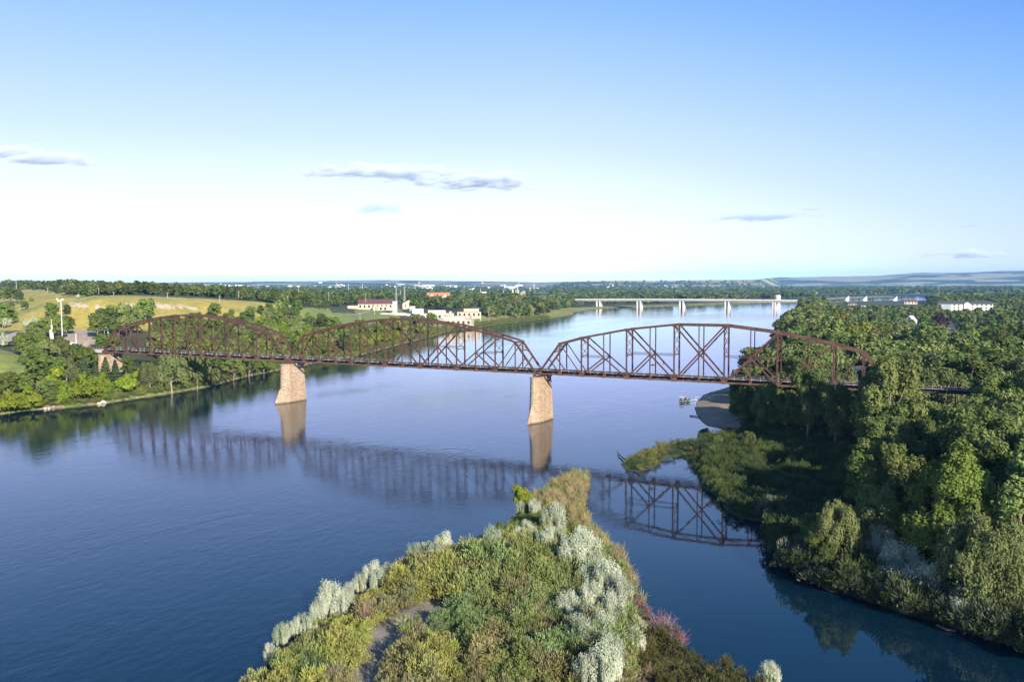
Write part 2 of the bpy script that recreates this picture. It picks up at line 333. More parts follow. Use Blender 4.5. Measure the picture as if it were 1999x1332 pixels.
for u, v, d in [(-150, 556, 900), (0, 560, 880), (60, 566.5, 860), (120, 575, 840), (170, 582, 830), (0, 575, 800), (60, 585, 780),
                (185, 583, 705), (215, 580.5, 720), (250, 581, 740), (300, 583, 760), (400, 588, 800), (500, 594, 860), (565, 598, 900), (610, 602, 960),
                (200, 603, 672), (300, 607, 700), (400, 611, 740), (500, 611, 800),
                (140, 640, 632), (200, 640, 640), (300, 640, 650), (400, 642, 680), (500, 636, 760), (560, 626, 850),
                (130, 662, 575), (180, 662, 565), (190, 648, 612), (60, 662, 560), (30, 656, 580), (150, 690, 520),
                (0, 603, 700), (60, 608, 690), (60, 632, 640), (100, 622, 660), (0, 642, 600), (0, 690, 490), (50, 714, 470), (0, 732, 450), (-150, 640, 600), (-150, 740, 440), (-150, 590, 750), (100, 745, 425), (200, 740, 440), (300, 735, 455),
                (0, 557.5, 1300), (0, 557, 3000), (200, 574, 950), (200, 570, 1300), (300, 580, 1100), (300, 571, 2000), (300, 562, 6000), (500, 590, 1150), (500, 582, 1500), (500, 565, 5000),
                (400, 690, 560), (500, 665, 640), (560, 652, 720), (600, 642, 800), (650, 622, 950), (700, 642, 850), (640, 605, 1050), (700, 605, 1150), (760, 602, 1200), (760, 614, 1080), (820, 612, 1150), (880, 626, 1055), (930, 616, 1150), (850, 592, 1500), (1000, 590, 1600), (980, 605, 1450),
                (900, 575, 3000), (600, 572, 3000), (600, 560, 8000), (1000, 565, 6000), (800, 562, 6000)]:
    cps.append(at_d(u, v, d))
for u, v, z in [(1100, 598, 3), (1200, 597, 2.5), (1400, 590, 2.5), (1600, 578, 3), (1900, 571, 3), (1300, 570, 4), (1500, 565, 4), (1800, 563, 4), (2100, 565, 4),
                (1600, 700, 3), (1700, 900, 2.5), (1900, 1100, 3), (2100, 1100, 4), (1700, 640, 4), (1900, 640, 5), (2100, 700, 5), (1999, 900, 4), (1450, 790, 2), (1600, 950, 1.2), (1500, 930, .9), (1450, 900, .8), (1800, 750, 4), (1620, 615, 5), (1600, 600, 6), (1800, 600, 5), (2050, 600, 5),
                (900, 1300, 2), (1100, 1100, 1.8), (700, 1300, 2)]:
    cps.append(on_z(u, v, z))
cps += [(-5, -12, 5), (-8, 22, 8), (-32, -4, 13), (-50, 3, 16.4), (-75, 3, 17.6), (-115, 3, 18), (-170, 5, 18.5)]
cps = np.array(cps)
def warp(x, y):
    dx = x-CX; dy = y-CY; return np.stack([np.arctan2(dx, dy)*3.2, np.log(np.hypot(dx, dy)+30)], -1)
_cw = warp(cps[:, 0], cps[:, 1])
def kern(a, b): return np.sqrt(((a[:, None, :]-b[None])**2).sum(-1)+.0009)
_A = kern(_cw, _cw)+np.eye(len(cps))*-.004
_mean = 8.0
_wt = np.linalg.solve(_A, cps[:, 2]-_mean)
def base_h(x, y):
    s = np.shape(x); x = np.ravel(x); y = np.ravel(y); out = np.empty(len(x))
    for i in range(0, len(x), 40000):
        out[i:i+40000] = kern(warp(x[i:i+40000], y[i:i+40000]), _cw)@_wt+_mean
    return out.reshape(s)
SK_U = [-200, 350, 400, 500, 620, 690, 760, 870, 1000, 1050, 1075, 1130, 1230, 1290, 1320, 1358, 1475, 1500, 1600, 1700, 1740, 1780, 1870, 2000, 2300]
SK_V = [553.5, 553, 552, 551, 550, 548.5, 547.8, 549.5, 550.5, 552, 551, 549.5, 548, 548.5, 548, 547, 546.3, 544.5, 543.8, 542.8, 541, 538.7, 538.9, 537.5, 537]
def far_hills(x, y):
    dx = x-CX; dy = y-CY; d = np.hypot(dx, dy)
    az = np.arctan2(dx, dy)-YAW; u = 999.5+F*np.tan(np.clip(az, -1.2, 1.2))
    vt = np.interp(u, SK_U, SK_V); D = np.interp(u, [0, 1050, 1100, 1480, 1520, 2000], [13000, 12500, 9500, 9500, 15000, 15000])
    top = 52+(555-vt)*D/F/np.cos(az)
    n = fbm(x/900., y/900., 5); n2 = fbm(x/260.+5, y/260., 4)
    rise = sstep(.66, 1.0, d/D)
    return rise*(top-20)*(.86+.28*(n-.5)*2*(1-sstep(.94, 1.0, d/D))+.07*(n2-.5)+.14*sstep(.9, 1, d/D))
def height(x, y, sd_=None):
    x = np.asarray(x, float); y = np.asarray(y, float)
    if sd_ is None: sd_ = shore_dist(x, y)
    d = np.hypot(x-CX, y-CY)
    b = np.maximum(base_h(x, y), .5)+(fbm(x/30., y/30., 3)-.5)*np.clip(sd_*.03, 0, 1.6)
    west = x*1.0 > 120
    slope = np.where(d < 300, .12, np.where((x < 60) & (d < 800), .34, .22))
    prof = .1+sd_*slope
    # soft minimum of the bank profile and the terrain
    k = .8; hh = np.clip(.5+.5*(b-prof)/k, 0, 1); land = b*(1-hh)+prof*hh-k*hh*(1-hh)
    land = np.maximum(land, .04+np.clip(sd_, 0, 4)*.05)
    land = land+far_hills(x, y)*(d > 5000)
    return np.where(sd_ > 0, land, np.maximum(sd_*.18, -3.0))
_ts = np.geomspace(70, 9000, 420)
def hit(u, v):
    d = ray(u, v); xs = CX+d[0]*_ts; ys = CY+d[1]*_ts; zs = CZ+d[2]*_ts
    h = height(xs, ys); k = np.argmax(zs < np.maximum(h, 0)) if (zs < np.maximum(h, 0)).any() else len(_ts)-1
    if k == 0: return (xs[0], ys[0], float(h[0]))
    a, b = (zs-np.maximum(h, 0))[k-1], (zs-np.maximum(h, 0))[k]; f = a/(a-b+1e-9)
    x = xs[k-1]+(xs[k]-xs[k-1])*f; y = ys[k-1]+(ys[k]-ys[k-1])*f
    return (float(x), float(y), float(height(np.array([x]), np.array([y]))[0]))
def hz(x, y): return float(height(np.array([x]), np.array([y]))[0])
def dist(p): return math.hypot(p[0]-CX, p[1]-CY)

# ------------------------------------------------------------------ ground sheet
na, nd = 760, 620
az = YAW+np.linspace(-R(46), R(46), na); dd = np.concatenate([np.geomspace(62, 19000, nd-2), [30000, 60000]])
AZ, DD = np.meshgrid(az, dd); X = CX+np.sin(AZ)*DD; Y = CY+np.cos(AZ)*DD
SDf = shore_dist(X, Y); Z = height(X, Y, SDf)
Z[-2] = 40; Z[-1] = 0
U, V = project(np.stack([X, Y, Z], -1).reshape(-1, 3)); U = U.reshape(X.shape); V = V.reshape(X.shape)
def mixc(c, m, col):
    m = np.clip(m, 0, 1)[..., None]; return c*(1-m)+np.array(col)*m
n1 = fbm(X/25, Y/25, 4); n2 = fbm(X/7+9, Y/7, 4); n3 = fbm(X/400+3, Y/400, 4)
col = np.zeros(X.shape+(3,)); col[:] = (.040, .055, .022)
col = mixc(col, (n1-.45)*3, (.07, .08, .03))
def P_in(pts): return in_poly(U, V, pts)
# dry grass hills on the far left
hill = P_in([(-400, 540), (0, 556), (60, 562), (120, 571), (170, 577), (250, 577), (400, 583), (560, 593), (585, 603), (560, 612), (480, 625), (380, 640), (200, 650), (130, 652), (60, 645), (-400, 660)]) & (DD < np.where(U < 175, 1600, 1000)) & (DD > 560)
g = np.clip((n1-.5)*2.6+.25, 0, 1)[..., None]
hc = np.array((.43, .34, .07))*(1-g)+np.array((.21, .26, .055))*g
col = np.where(hill[..., None], hc*(.75+.5*n2[..., None]), col)
# pale clay scarps just under the rim
for pts in ([(130, 596), (140, 590), (158, 591), (172, 597), (170, 603), (150, 599)], [(182, 600), (190, 597), (206, 599), (203, 604), (188, 604)], [(236, 592), (262, 592), (258, 600), (240, 600)], [(290, 593), (340, 595), (385, 600), (384, 605), (330, 603), (296, 601)], [(500, 598), (565, 596), (563, 600), (505, 602)]):
    q = P_in(pts) & (DD < 1000); col = np.where((q & (n2 > .40))[..., None], np.array((.62, .50, .36)), col)
grass = [[(-100, 680), (0, 682), (30, 690), (62, 712), (55, 738), (-100, 745)], [(560, 602), (640, 600), (660, 625), (640, 640), (560, 632)], [(600, 610), (700, 612), (780, 600), (790, 614), (740, 628), (690, 645), (600, 640)], [(690, 606), (740, 594), (780, 612), (700, 620)],
         [(900, 618), (945, 614), (960, 632), (920, 636)], [(380, 640), (470, 620), (520, 625), (500, 640), (400, 648)], [(240, 770), (300, 745), (420, 745), (440, 752), (250, 785)], [(0, 790), (240, 760), (240, 790), (0, 812)]]
for pts in grass: col = np.where((P_in(pts) & (DD < 1700))[..., None], np.array((.19, .235, .05))*(.6+.8*n2[..., None]), col)
lot = P_in([(95, 662), (150, 644), (182, 645), (200, 655), (190, 670), (150, 682), (95, 672)]) & (DD < 800)
col = np.where(lot[..., None], np.array((.42, .34, .27))*(.75+.5*n2[..., None]), col)
# low bright riverside strip along the east bank and far shore
strip = (SDf > 0) & (SDf < 26+n1*30) & (X < 200) & (DD > 900)
col = np.where(strip[..., None], np.array((.20, .21, .06))*(.6+.8*n2[..., None]), col)
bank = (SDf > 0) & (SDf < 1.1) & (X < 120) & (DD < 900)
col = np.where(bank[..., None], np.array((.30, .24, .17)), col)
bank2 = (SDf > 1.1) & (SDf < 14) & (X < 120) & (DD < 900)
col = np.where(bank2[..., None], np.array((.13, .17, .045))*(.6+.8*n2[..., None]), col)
# west bank sand point, marsh floor
sand = P_in([(1350, 860), (1350, 780), (1385, 755), (1470, 742), (1480, 800), (1440, 845), (1350, 846)]) & (DD < 500)
col = np.where(sand[..., None], np.array((.31, .235, .165))*(.8+.4*n2[..., None]), col)
sg = sand & (n1 > .52) & P_in([(1385, 755), (1470, 742), (1480, 800), (1410, 800), (1400, 780)])
col = np.where(sg[..., None], np.array((.16, .18, .06)), col)
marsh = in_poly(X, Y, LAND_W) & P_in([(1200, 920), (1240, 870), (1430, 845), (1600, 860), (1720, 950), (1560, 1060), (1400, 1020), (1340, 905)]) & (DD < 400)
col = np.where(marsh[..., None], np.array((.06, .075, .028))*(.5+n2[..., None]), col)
ditch = marsh & (seg_dist(X, Y, W2([(1490, 905), (1520, 925), (1545, 937), (1580, 945), (1625, 962), (1660, 975)], 1), False) < 2.2)
Z = np.where(ditch, -.4, Z)
pen = in_poly(X, Y, PEN)
col = np.where(pen[..., None], np.array((.10, .085, .06))*(.7+.6*n2[..., None]), col)
pg = P_in([(690, 1300), (715, 1240), (745, 1214), (800, 1186), (872, 1156), (905, 1182), (885, 1225), (840, 1255), (800, 1285), (775, 1332), (780, 1390), (680, 1390)]) & pen & (n1 > .36)
col = np.where(pg[..., None], np.array((.25, .235, .21))*(.6+.7*n2[..., None]), col)
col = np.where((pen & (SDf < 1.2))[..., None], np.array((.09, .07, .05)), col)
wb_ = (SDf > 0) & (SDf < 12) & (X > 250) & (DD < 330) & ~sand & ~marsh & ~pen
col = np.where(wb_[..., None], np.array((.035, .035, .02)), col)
# plains and hills in the distance
far = sstep(2600, 4500, DD)
col = mixc(col, far*np.clip((n3-.44)*4+.25, 0, 1)*(X < 0.12*DD), (.26, .23, .12))
hills = sstep(6000, 8000, DD)
g2 = np.clip((fbm(X/420, Y/420, 5)-.5)*9+.5, 0, 1)
hcol = np.array((.03, .05, .03))*(1-g2[..., None])+np.array((.38, .32, .17))*g2[..., None]
col = col*(1-hills[..., None])+hcol*hills[..., None]
idx = np.arange(na*nd).reshape(nd, na); Fq = np.stack([idx[:-1, :-1], idx[:-1, 1:], idx[1:, 1:], idx[1:, :-1]], -1).reshape(-1, 4)[:, ::-1]
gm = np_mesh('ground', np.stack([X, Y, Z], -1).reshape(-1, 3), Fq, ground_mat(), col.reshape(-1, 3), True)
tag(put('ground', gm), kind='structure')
# water sheet
na2, nd2 = 300, 360
az2 = YAW+np.linspace(-math.pi*.98, math.pi*.98, na2); az2 = np.concatenate([np.linspace(-math.pi, -.85, 20), np.linspace(-.82, .82, 260), np.linspace(.85, math.pi, 20)])+YAW
d2 = np.concatenate([[1, 20], np.geomspace(40, 60000, nd2-2)]); A2, D2 = np.meshgrid(az2, d2)
XW = CX+np.sin(A2)*D2; YW = CY+np.cos(A2)*D2
calm_poly = W2([(1150, 925), (1360, 930), (1600, 1000), (1999, 1200), (2400, 1500), (1400, 1500), (1230, 1150), (1150, 1030)])
cd = np.where(in_poly(XW, YW, calm_poly), 1, -1)*seg_dist(XW, YW, calm_poly); calm = sstep(-4, 16, cd)
cold = 1-sstep(120, 330, D2)
wc = np.zeros(XW.shape+(3,)); wc[..., 0] = (1-calm)*(.32)+calm*.035; wc[..., 1] = .015*calm+(1-calm)*.06
for cx_ in (122.5, 245.6):   # churned wake trailing downstream of each pier
    dy = YW-8; wid = 4+.16*np.clip(dy, 0, 200); wake = np.exp(-((XW-cx_-.10*dy)/wid)**2)*sstep(-12, 2, YW)*(1-sstep(20, 110, dy)); wc[..., 0] += wake*.9*fbm(XW/5, YW/9, 3)
idx = np.arange(len(az2)*nd2).reshape(nd2, len(az2)); Fw = np.stack([idx[:-1, :-1], idx[:-1, 1:], idx[1:, 1:], idx[1:, :-1]], -1).reshape(-1, 4)[:, ::-1]
wm = np_mesh('river', np.stack([XW, YW, XW*0], -1).reshape(-1, 3), Fw, water_mat(), wc.reshape(-1, 3), True)
tag(put('river', wm), kind='structure')

# ------------------------------------------------------------------ railway bridge
SPAN, GAP, ZB, WD = 121.9, 1.2, 18.35, 6.4
PL = SPAN/14; HT = {0: 0, 1: 11.6, 2: 13.98, 4: 17.39, 6: 19.38, 8: 19.38, 10: 17.39, 12: 13.98, 13: 11.6, 14: 0}
for a in (3, 5, 7, 9, 11): HT[a] = (HT[a-1]+HT[a+1])/2
bridge = empty('railway_bridge', (0, 0, 0), 'rusty brown steel truss railway bridge, three arched spans on stone piers', 'bridge')
def truss_span(x0):
    ch = MB()
    # floor system: cross girders and stringers
    for t in range(15):
        x = t*PL; xx = min(max(x, .3), SPAN-.3); ch.beam((xx, .3, .35), (xx, WD-.3, .35), .35, 1.0)
    for y in (1.9, 2.5, 3.9, 4.5): ch.beam((0.2, y, .95), (SPAN-.2, y, .95), .25, .55)
    for t in range(0, 14, 1):     # bottom laterals
        ch.beam((t*PL, .2, -.1), ((t+1)*PL, WD-.2, -.1), .2, .15); ch.beam((t*PL, WD-.2, -.12), ((t+1)*PL, .2, -.12), .2, .15)
    sp = ch.build('truss_span', M['steel'], bridge); sp.location = (x0, 0, ZB)
    P = lambda t, y, z: (t*PL, y, z)
    def sub(name, mb, mat='steel'): return mb.build(name, M[mat], sp)
    for y in (0, WD):
        b = MB().beam(P(0, y, 0), P(14, y, 0), .45, .55)
        for t in range(0, 15):
            if t % 2 == 0: b.box(t*PL-.9, t*PL+.9, y-.27, y+.27, -.42, .75)
            else: b.box(t*PL-.5, t*PL+.5, y-.262, y+.262, -.38, .5)
        sub('bottom_chord', b, 'rust')
        b = MB(); ts = [1, 2, 4, 6, 8, 10, 12, 13]
        for a, c in zip(ts[:-1], ts[1:]): b.beam(P(a, y, HT[a]), P(c, y, HT[c]), .62, .68)
        for a in ts: b.box(a*PL-.55, a*PL+.55, y-.325, y+.325, HT[a]-.75, HT[a]+.36)
        sub('top_chord', b)
        for a, c in ((0, 1), (14, 13)): sub('end_post', MB().beam(P(a, y, .1), P(c, y, HT[1]), .6, .68))
        for t in range(1, 14):
            big = t % 2 == 0
            w_ = .50 if big else .34
            if big or t in (1, 13): sub('vertical_post', MB().beam(P(t, y, .3), P(t, y, HT[t]-.3), .42, w_, (1, 0, 0)))
            else:
                zm = HT[t-1]/2 if t < 7 else (HT[6]/2 if t == 7 else HT[t+1]/2)
                m_ = MB().beam(P(t, y, .3), P(t, y, zm), .38, .36, (1, 0, 0))
                # laced upper half: two light legs with zigzag lacing
                for s in (-1, 1): m_.beam((t*PL, y+s*.16, zm), (t*PL, y+s*.16, HT[t]-.3), .08, .30, (1, 0, 0))
                z = zm; s = 1
                while z < HT[t]-.8: m_.beam((t*PL-.1, y-s*.16, z), (t*PL+.1, y+s*.16, z+.45), .05, .08); z += .45; s = -s
                sub('vertical_post', m_)
        dg = [((1, HT[1]), (2, .1), .26), ((13, HT[13]), (12, .1), .26), ((.5, HT[1]*.5), (1, .2), .36), ((13.5, HT[1]*.5), (13, .2), .36),
              ((2, HT[2]), (4, .1), .44), ((12, HT[12]), (10, .1), .44), ((4, HT[4]), (6, .1), .54), ((10, HT[10]), (8, .1), .54), ((6, HT[6]), (8, .1), .54), ((8, HT[8]), (6, .1), .50),
              ((2, .1), (3, HT[2]/2), .44), ((12, .1), (11, HT[12]/2), .44), ((4, .1), (5, HT[4]/2), .44), ((10, .1), (9, HT[10]/2), .44)]
        for k, (a, c, w_) in enumerate(dg):
            m_ = MB().beam(P(a[0], y, a[1]), P(c[0], y, c[1]), .36+.005*k, w_)
            sub('diagonal', m_)
        for a, c, z in ((2, 3, HT[2]/2), (11, 12, HT[2]/2), (4, 6, HT[4]/2), (8, 10, HT[4]/2)):
            m_ = MB()
            for s in (-.15, .15): m_.beam(P(a, y, z+s), P(c, y, z+s), .3, .07)
            x = a*PL; s = 1
            while x < c*PL-.5: m_.beam((x, y, z-s*.15), (x+.5, y, z+s*.15), .06, .05, (0, 1, 0)); x += .5; s = -s
            sub('middle_strut', m_)
    # portals
    for a, c in ((0, 1), (14, 13)):
        m_ = MB(); A = Vector(P(a, 0, .1)); B = Vector(P(c, 0, HT[1])); L_ = lambda f, y: (A+(B-A)*f)+Vector((0, y, 0))
        for f in (.985, .72): m_.beam(L_(f, .2), L_(f, WD-.2), .3, .4)
        m_.beam(L_(.97, .3), L_(.74, WD-.3), .16, .16); m_.beam(L_(.97, WD-.3), L_(.74, .3), .16, .15)
        m_.beam(L_(.97, WD/2), L_(.74, WD/2), .14, .14)
        m_.beam(L_(.73, 1.6), L_(.60, .3), .2, .22); m_.beam(L_(.73, WD-1.6), L_(.60, WD-.3), .2, .22)
        sub('portal_frame', m_)
    # sway frames
    for t in range(2, 13, 2):
        m_ = MB(); z1 = HT[t]-.4; z0 = HT[t]*(.46 if t not in (2, 12) else .52); x = t*PL; n = 3 if t not in (2, 12) else 2
        m_.beam((x, .2, z0), (x, WD-.2, z0), .25, .3); m_.beam((x, .2, z1), (x, WD-.2, z1), .25, .3)
        for k in range(n):
            a = z0+(z1-z0)*k/n; b = z0+(z1-z0)*(k+1)/n
            m_.beam((x-.03, .2, a), (x-.03, WD-.2, b), .14, .13); m_.beam((x+.03, WD-.2, a), (x+.03, .2, b), .14, .13)
        m_.beam((x, .2, z0-1.1), (x, 1.5, z0), .12, .14); m_.beam((x, WD-.2, z0-1.1), (x, WD-1.5, z0), .12, .14)
        sub('sway_frame', m_)
    m_ = MB(); ts = [1, 2, 4, 6, 8, 10, 12, 13]
    for a in (1, 2, 3, 4, 5, 6, 7, 8, 9, 10, 11, 12, 13): m_.beam(P(a, .25, HT[a]+.1), P(a, WD-.25, HT[a]+.1), .24, .24)
    for a in range(1, 13):
        m_.beam(P(a, .3, HT[a]+.05), P(a+1, WD-.3, HT[a+1]+.05), .13, .12); m_.beam(P(a, WD-.3, HT[a]+.02), P(a+1, .3, HT[a+1]+.02), .13, .12)
    sub('top_lateral_bracing', m_)
    return sp
def copy_part(o, parent, dx):
    c = o.copy(); link(c); c.parent = parent; c.location = (dx, o.location.y, o.location.z)
    for ch in o.children: k = ch.copy(); link(k); k.parent = c
    return c
sp0 = truss_span(0)
copy_part(sp0, bridge, SPAN+GAP); copy_part(sp0, bridge, 2*(SPAN+GAP))
XE = 3*SPAN+2*GAP
# deck: sleepers and rails along the full length, approaches included
X0, X1 = -150, XE+120
dk = MB(); x = X0
while x < X1:
    dk.box(x, x+.27, 1.55, 4.85, ZB+1.23, ZB+1.46); x += .55
deck = dk.build('track_deck', M['timber'], bridge)
for y in (2.46, 3.94): MB().box(X0, X1, y-.04, y+.04, ZB+1.464, ZB+1.62).build('rail', M['rust'], deck)
for y0, y1 in ((.62, 1.45), (4.95, 5.75)):
    m_ = MB().box(-.5, XE+.5, y0, y1, ZB+1.25, ZB+1.33)
    x = 0
    while x < XE: m_.box(x, x+.18, y0-.12, y1+.05, ZB+1.05, ZB+1.22); x += 2.9
    wk = m_.build('walkway', M['grate'], bridge)
    yy = y0+.04 if y0 < 1 else y1-.04
    h_ = MB(); x = .2
    while x < XE: h_.box(x-.045, x+.045, yy-.04, yy+.04, ZB+1.30, ZB+2.35); x += 2.9
    h_.box(0, XE, yy-.015, yy+.015, ZB+2.28, ZB+2.31); h_.box(0, XE, yy-.012, yy+.012, ZB+1.84, ZB+1.86)
    h_.build('handrail', M['galv'], wk)
# approach girders east (left) and trestle west (right)
def rails_post(x0, x1, y):
    h_ = MB(); x = x0
    while x <= x1: h_.box(x-.05, x+.05, y-.04, y+.04, ZB+1.3, ZB+2.35); x += 2.4
    h_.box(x0, x1, y-.02, y+.02, ZB+2.28, ZB+2.33); return h_
for a, b in ((-26, -1.5), (-52, -26.3)):
    g_ = MB()
    for y in (1.1, 5.2):
        g_.box(a, b, y-.1, y+.1, ZB-.55, ZB+1.2); g_.box(a, b, y-.3, y+.3, ZB-.65, ZB-.55); g_.box(a, b, y-.32, y+.32, ZB+1.2, ZB+1.26)
        x = a+1
        while x < b: g_.box(x, x+.12, y-.28, y+.28, ZB-.55, ZB+1.2); x += 1.6
    gi = g_.build('approach_girder', M['grate'], bridge); gi['label'] = 'pale grey plate girder of the east approach'
    rails_post(a, b, .75).build('handrail', M['galv'], gi)
for x in (-26.2, -52): MB().box(x-1.2, x+1.2, .2, 6.2, 8, ZB-.7).build('approach_bent', M['cream'], bridge)
x = XE+1.2
while x < XE+112:
    g_ = MB()
    for y in (1.3, 5.0): g_.box(x, x+13.6, y-.12, y+.12, ZB-.1, ZB+1.2); g_.box(x, x+13.6, y-.28, y+.28, ZB+1.14, ZB+1.2)
    gi = g_.build('trestle_girder', M['timber'], bridge)
    wk = MB().box(x, x+13.6, .1, .9, ZB+1.25, ZB+1.33); wk.build('walkway', M['grate'], gi)
    rails_post(x+.3, x+13.6, .14).build('handrail', M['galv'], gi)
    t_ = MB(); xb = x+13.7
    for dx in (-3, 3) if int((x-XE)/13.8) % 2 == 0 else (0,):
        for y, yo in ((1.3, -1.3), (5.0, 7.6)): t_.beam((xb+dx, yo, 2), (xb+dx*.8, y, ZB-.1), .35, .35)
        t_.beam((xb+dx, .2, 8), (xb+dx, 6.1, 8), .2, .2); t_.beam((xb+dx, -.6, 3), (xb+dx, 5.6, ZB-1), .15, .15); t_.beam((xb+dx, 6.9, 3), (xb+dx, .8, ZB-1), .15, .15)
    for s in (-1, 1): t_.beam((xb-6*s, 1.3, ZB-.2), (xb+0*s, 1.3, ZB-5.5), .25, .25)
    t_.build('trestle_bent', M['timber'], bridge)
    x += 13.8
def pier(cx, ztop, zbot, nose=True, label=None):
    def outl(hx, yn, yf):
        o = [(hx, yf), (hx, 0)]; 
        for k in range(1, 12): a = math.pi*k/12; o.append((hx*math.cos(a), yn*math.sin(a)))
        return o+[(-hx, 0), (-hx, yf)]
    m_ = MB(); lv = [(zbot, 2.55, -3.3, 10.7), (0, 2.46, -3.2, 10.5), (6, 2.26, -3.0, 10.1), (ztop-.7, 1.92, -2.6, 9.6)]
    n = None
    for z, hx, yn, yf in lv:
        o = outl(hx, yn, yf); n = len(o); m_.v += [(cx+a, b-1.2, z) for a, b in o]
    for i in range(len(lv)-1):
        for k in range(n): k2 = (k+1) % n; m_.f.append((i*n+k2, i*n+k, (i+1)*n+k, (i+1)*n+k2))
    m_.f.append(tuple((len(lv)-1)*n+k for k in reversed(range(n))))
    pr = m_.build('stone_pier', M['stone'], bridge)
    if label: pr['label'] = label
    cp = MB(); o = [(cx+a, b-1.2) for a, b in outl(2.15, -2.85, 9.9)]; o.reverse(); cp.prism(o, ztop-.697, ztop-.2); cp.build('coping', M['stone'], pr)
    if nose:
        w_ = MB(); w_.add([(cx-2.5, -1.4, -3), (cx+2.5, -1.4, -3), (cx, -11, -3), (cx-2.43, -1.4, 0), (cx+2.43, -1.4, 0), (cx, -8.6, 0), (cx-2.22, -1.4, 6.3), (cx+2.22, -1.4, 6.3), (cx, -5.2, 6.3)],
                          [(0, 1, 4, 3), (1, 2, 5, 4), (2, 0, 3, 5), (3, 4, 7, 6), (4, 5, 8, 7), (5, 3, 6, 8), (6, 7, 8), (0, 2, 1)])
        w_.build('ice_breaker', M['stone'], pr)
    for y in (0, WD):
        for s in (-1, 1): MB().box(cx+s*1.1-.45, cx+s*1.1+.45, y-.4, y+.4, ztop-.197, ZB-.43).build('bearing', M['steel'], pr)
pier(SPAN+GAP/2, ZB-1.1, -3, label='stone river pier nearer the grassy east bank')
pier(2*SPAN+1.5*GAP, ZB-1.1, -3, label='stone pier standing in midstream with rusty streaks')
pier(1.0, ZB-1.1, 1.5, nose=False, label='squat stone pier at the east end behind bushes')
pier(XE-1.0, ZB-1.1, -1, nose=False)
mk = MB().box(2*(SPAN+GAP)+5.3*PL, 2*(SPAN+GAP)+5.3*PL+.5, WD+.4, WD+.8, ZB+4.8, ZB+5.5).box(2*(SPAN+GAP)+4.75*PL, 2*(SPAN+GAP)+4.75*PL+1.5, WD+.4, WD+.9, ZB+4.1, ZB+4.6).build('marker_light', M['hivis'], bridge)

# ------------------------------------------------------------------ trees
def leaf_quads(P, Nn, size, rng_, asp=1.0, updir=None):
    n = len(P); Nn = Nn/np.linalg.norm(Nn, axis=1, keepdims=True)
    a = rng_.normal(size=(n, 3)) if updir is None else np.tile(updir, (n, 1))+rng_.normal(size=(n, 3))*.35
    T = np.cross(Nn, a); T /= np.linalg.norm(T, axis=1, keepdims=True)+1e-9; B = np.cross(Nn, T)
    s = (size*(.6+.8*rng_.random(n)))[:, None]
    V_ = np.stack([P-T*s-B*s*asp, P+T*s-B*s*asp*.7, P+T*s*.6+B*s*asp, P-T*s*.8+B*s*asp*.8], 1).reshape(-1, 3)
    return V_, np.arange(4*n).reshape(-1, 4)
def lobes_for(kind, r):
    L = []
    if kind in ('cotton', 'yellowish'):
        n = 21
        for k in range(n):
            z = .26+.64*((k+.5)/n)**.85; prof = math.sin(math.pi*min(1, (z-.12)/.92)**.8)**.7; a = r.random()*6.283+k*2.4; q = (.10+.2*math.sqrt(r.random()))*prof
            L.append((q*math.cos(a), q*math.sin(a), z+r.normal()*.025, (.085+.07*r.random()), (1, 1, 1.35)))
    elif kind in ('dark', 'mid'):
        n = 24
        for k in range(n):
            z = .3+.58*(k+.5)/n; prof = math.sqrt(max(.05, 1-((z-.52)/.45)**2)); a = k*2.4+r.random(); q = .30*math.sqrt(r.random())*prof
            L.append((q*math.cos(a), q*math.sin(a), z, .10+.06*r.random(), (1, 1, .9)))
    elif kind == 'willow':
        n = 26
        for k in range(n):
            z = .35+.5*(k+.5)/n; a = k*2.4+r.random(); q = .38*math.sqrt(r.random())*math.sqrt(max(.1, 1-((z-.45)/.5)**2))
            L.append((q*math.cos(a), q*math.sin(a), z, .09+.05*r.random(), (1, 1, 1.5)))
    elif kind in ('bright', 'silver', 'purple'):
        n = 20 if kind != 'silver' else 24
        for k in range(n):
            a = k*2.4+r.random(); q = .42*math.sqrt((k+.5)/n); z = .2+.55*r.random()*(1-.6*(q/.45)**2)
            L.append((q*math.cos(a), q*math.sin(a), z, (.13+.08*r.random()) if kind != 'silver' else (.07+.06*r.random()), (1, 1, 2.1 if kind == 'silver' else 1)))
    return L
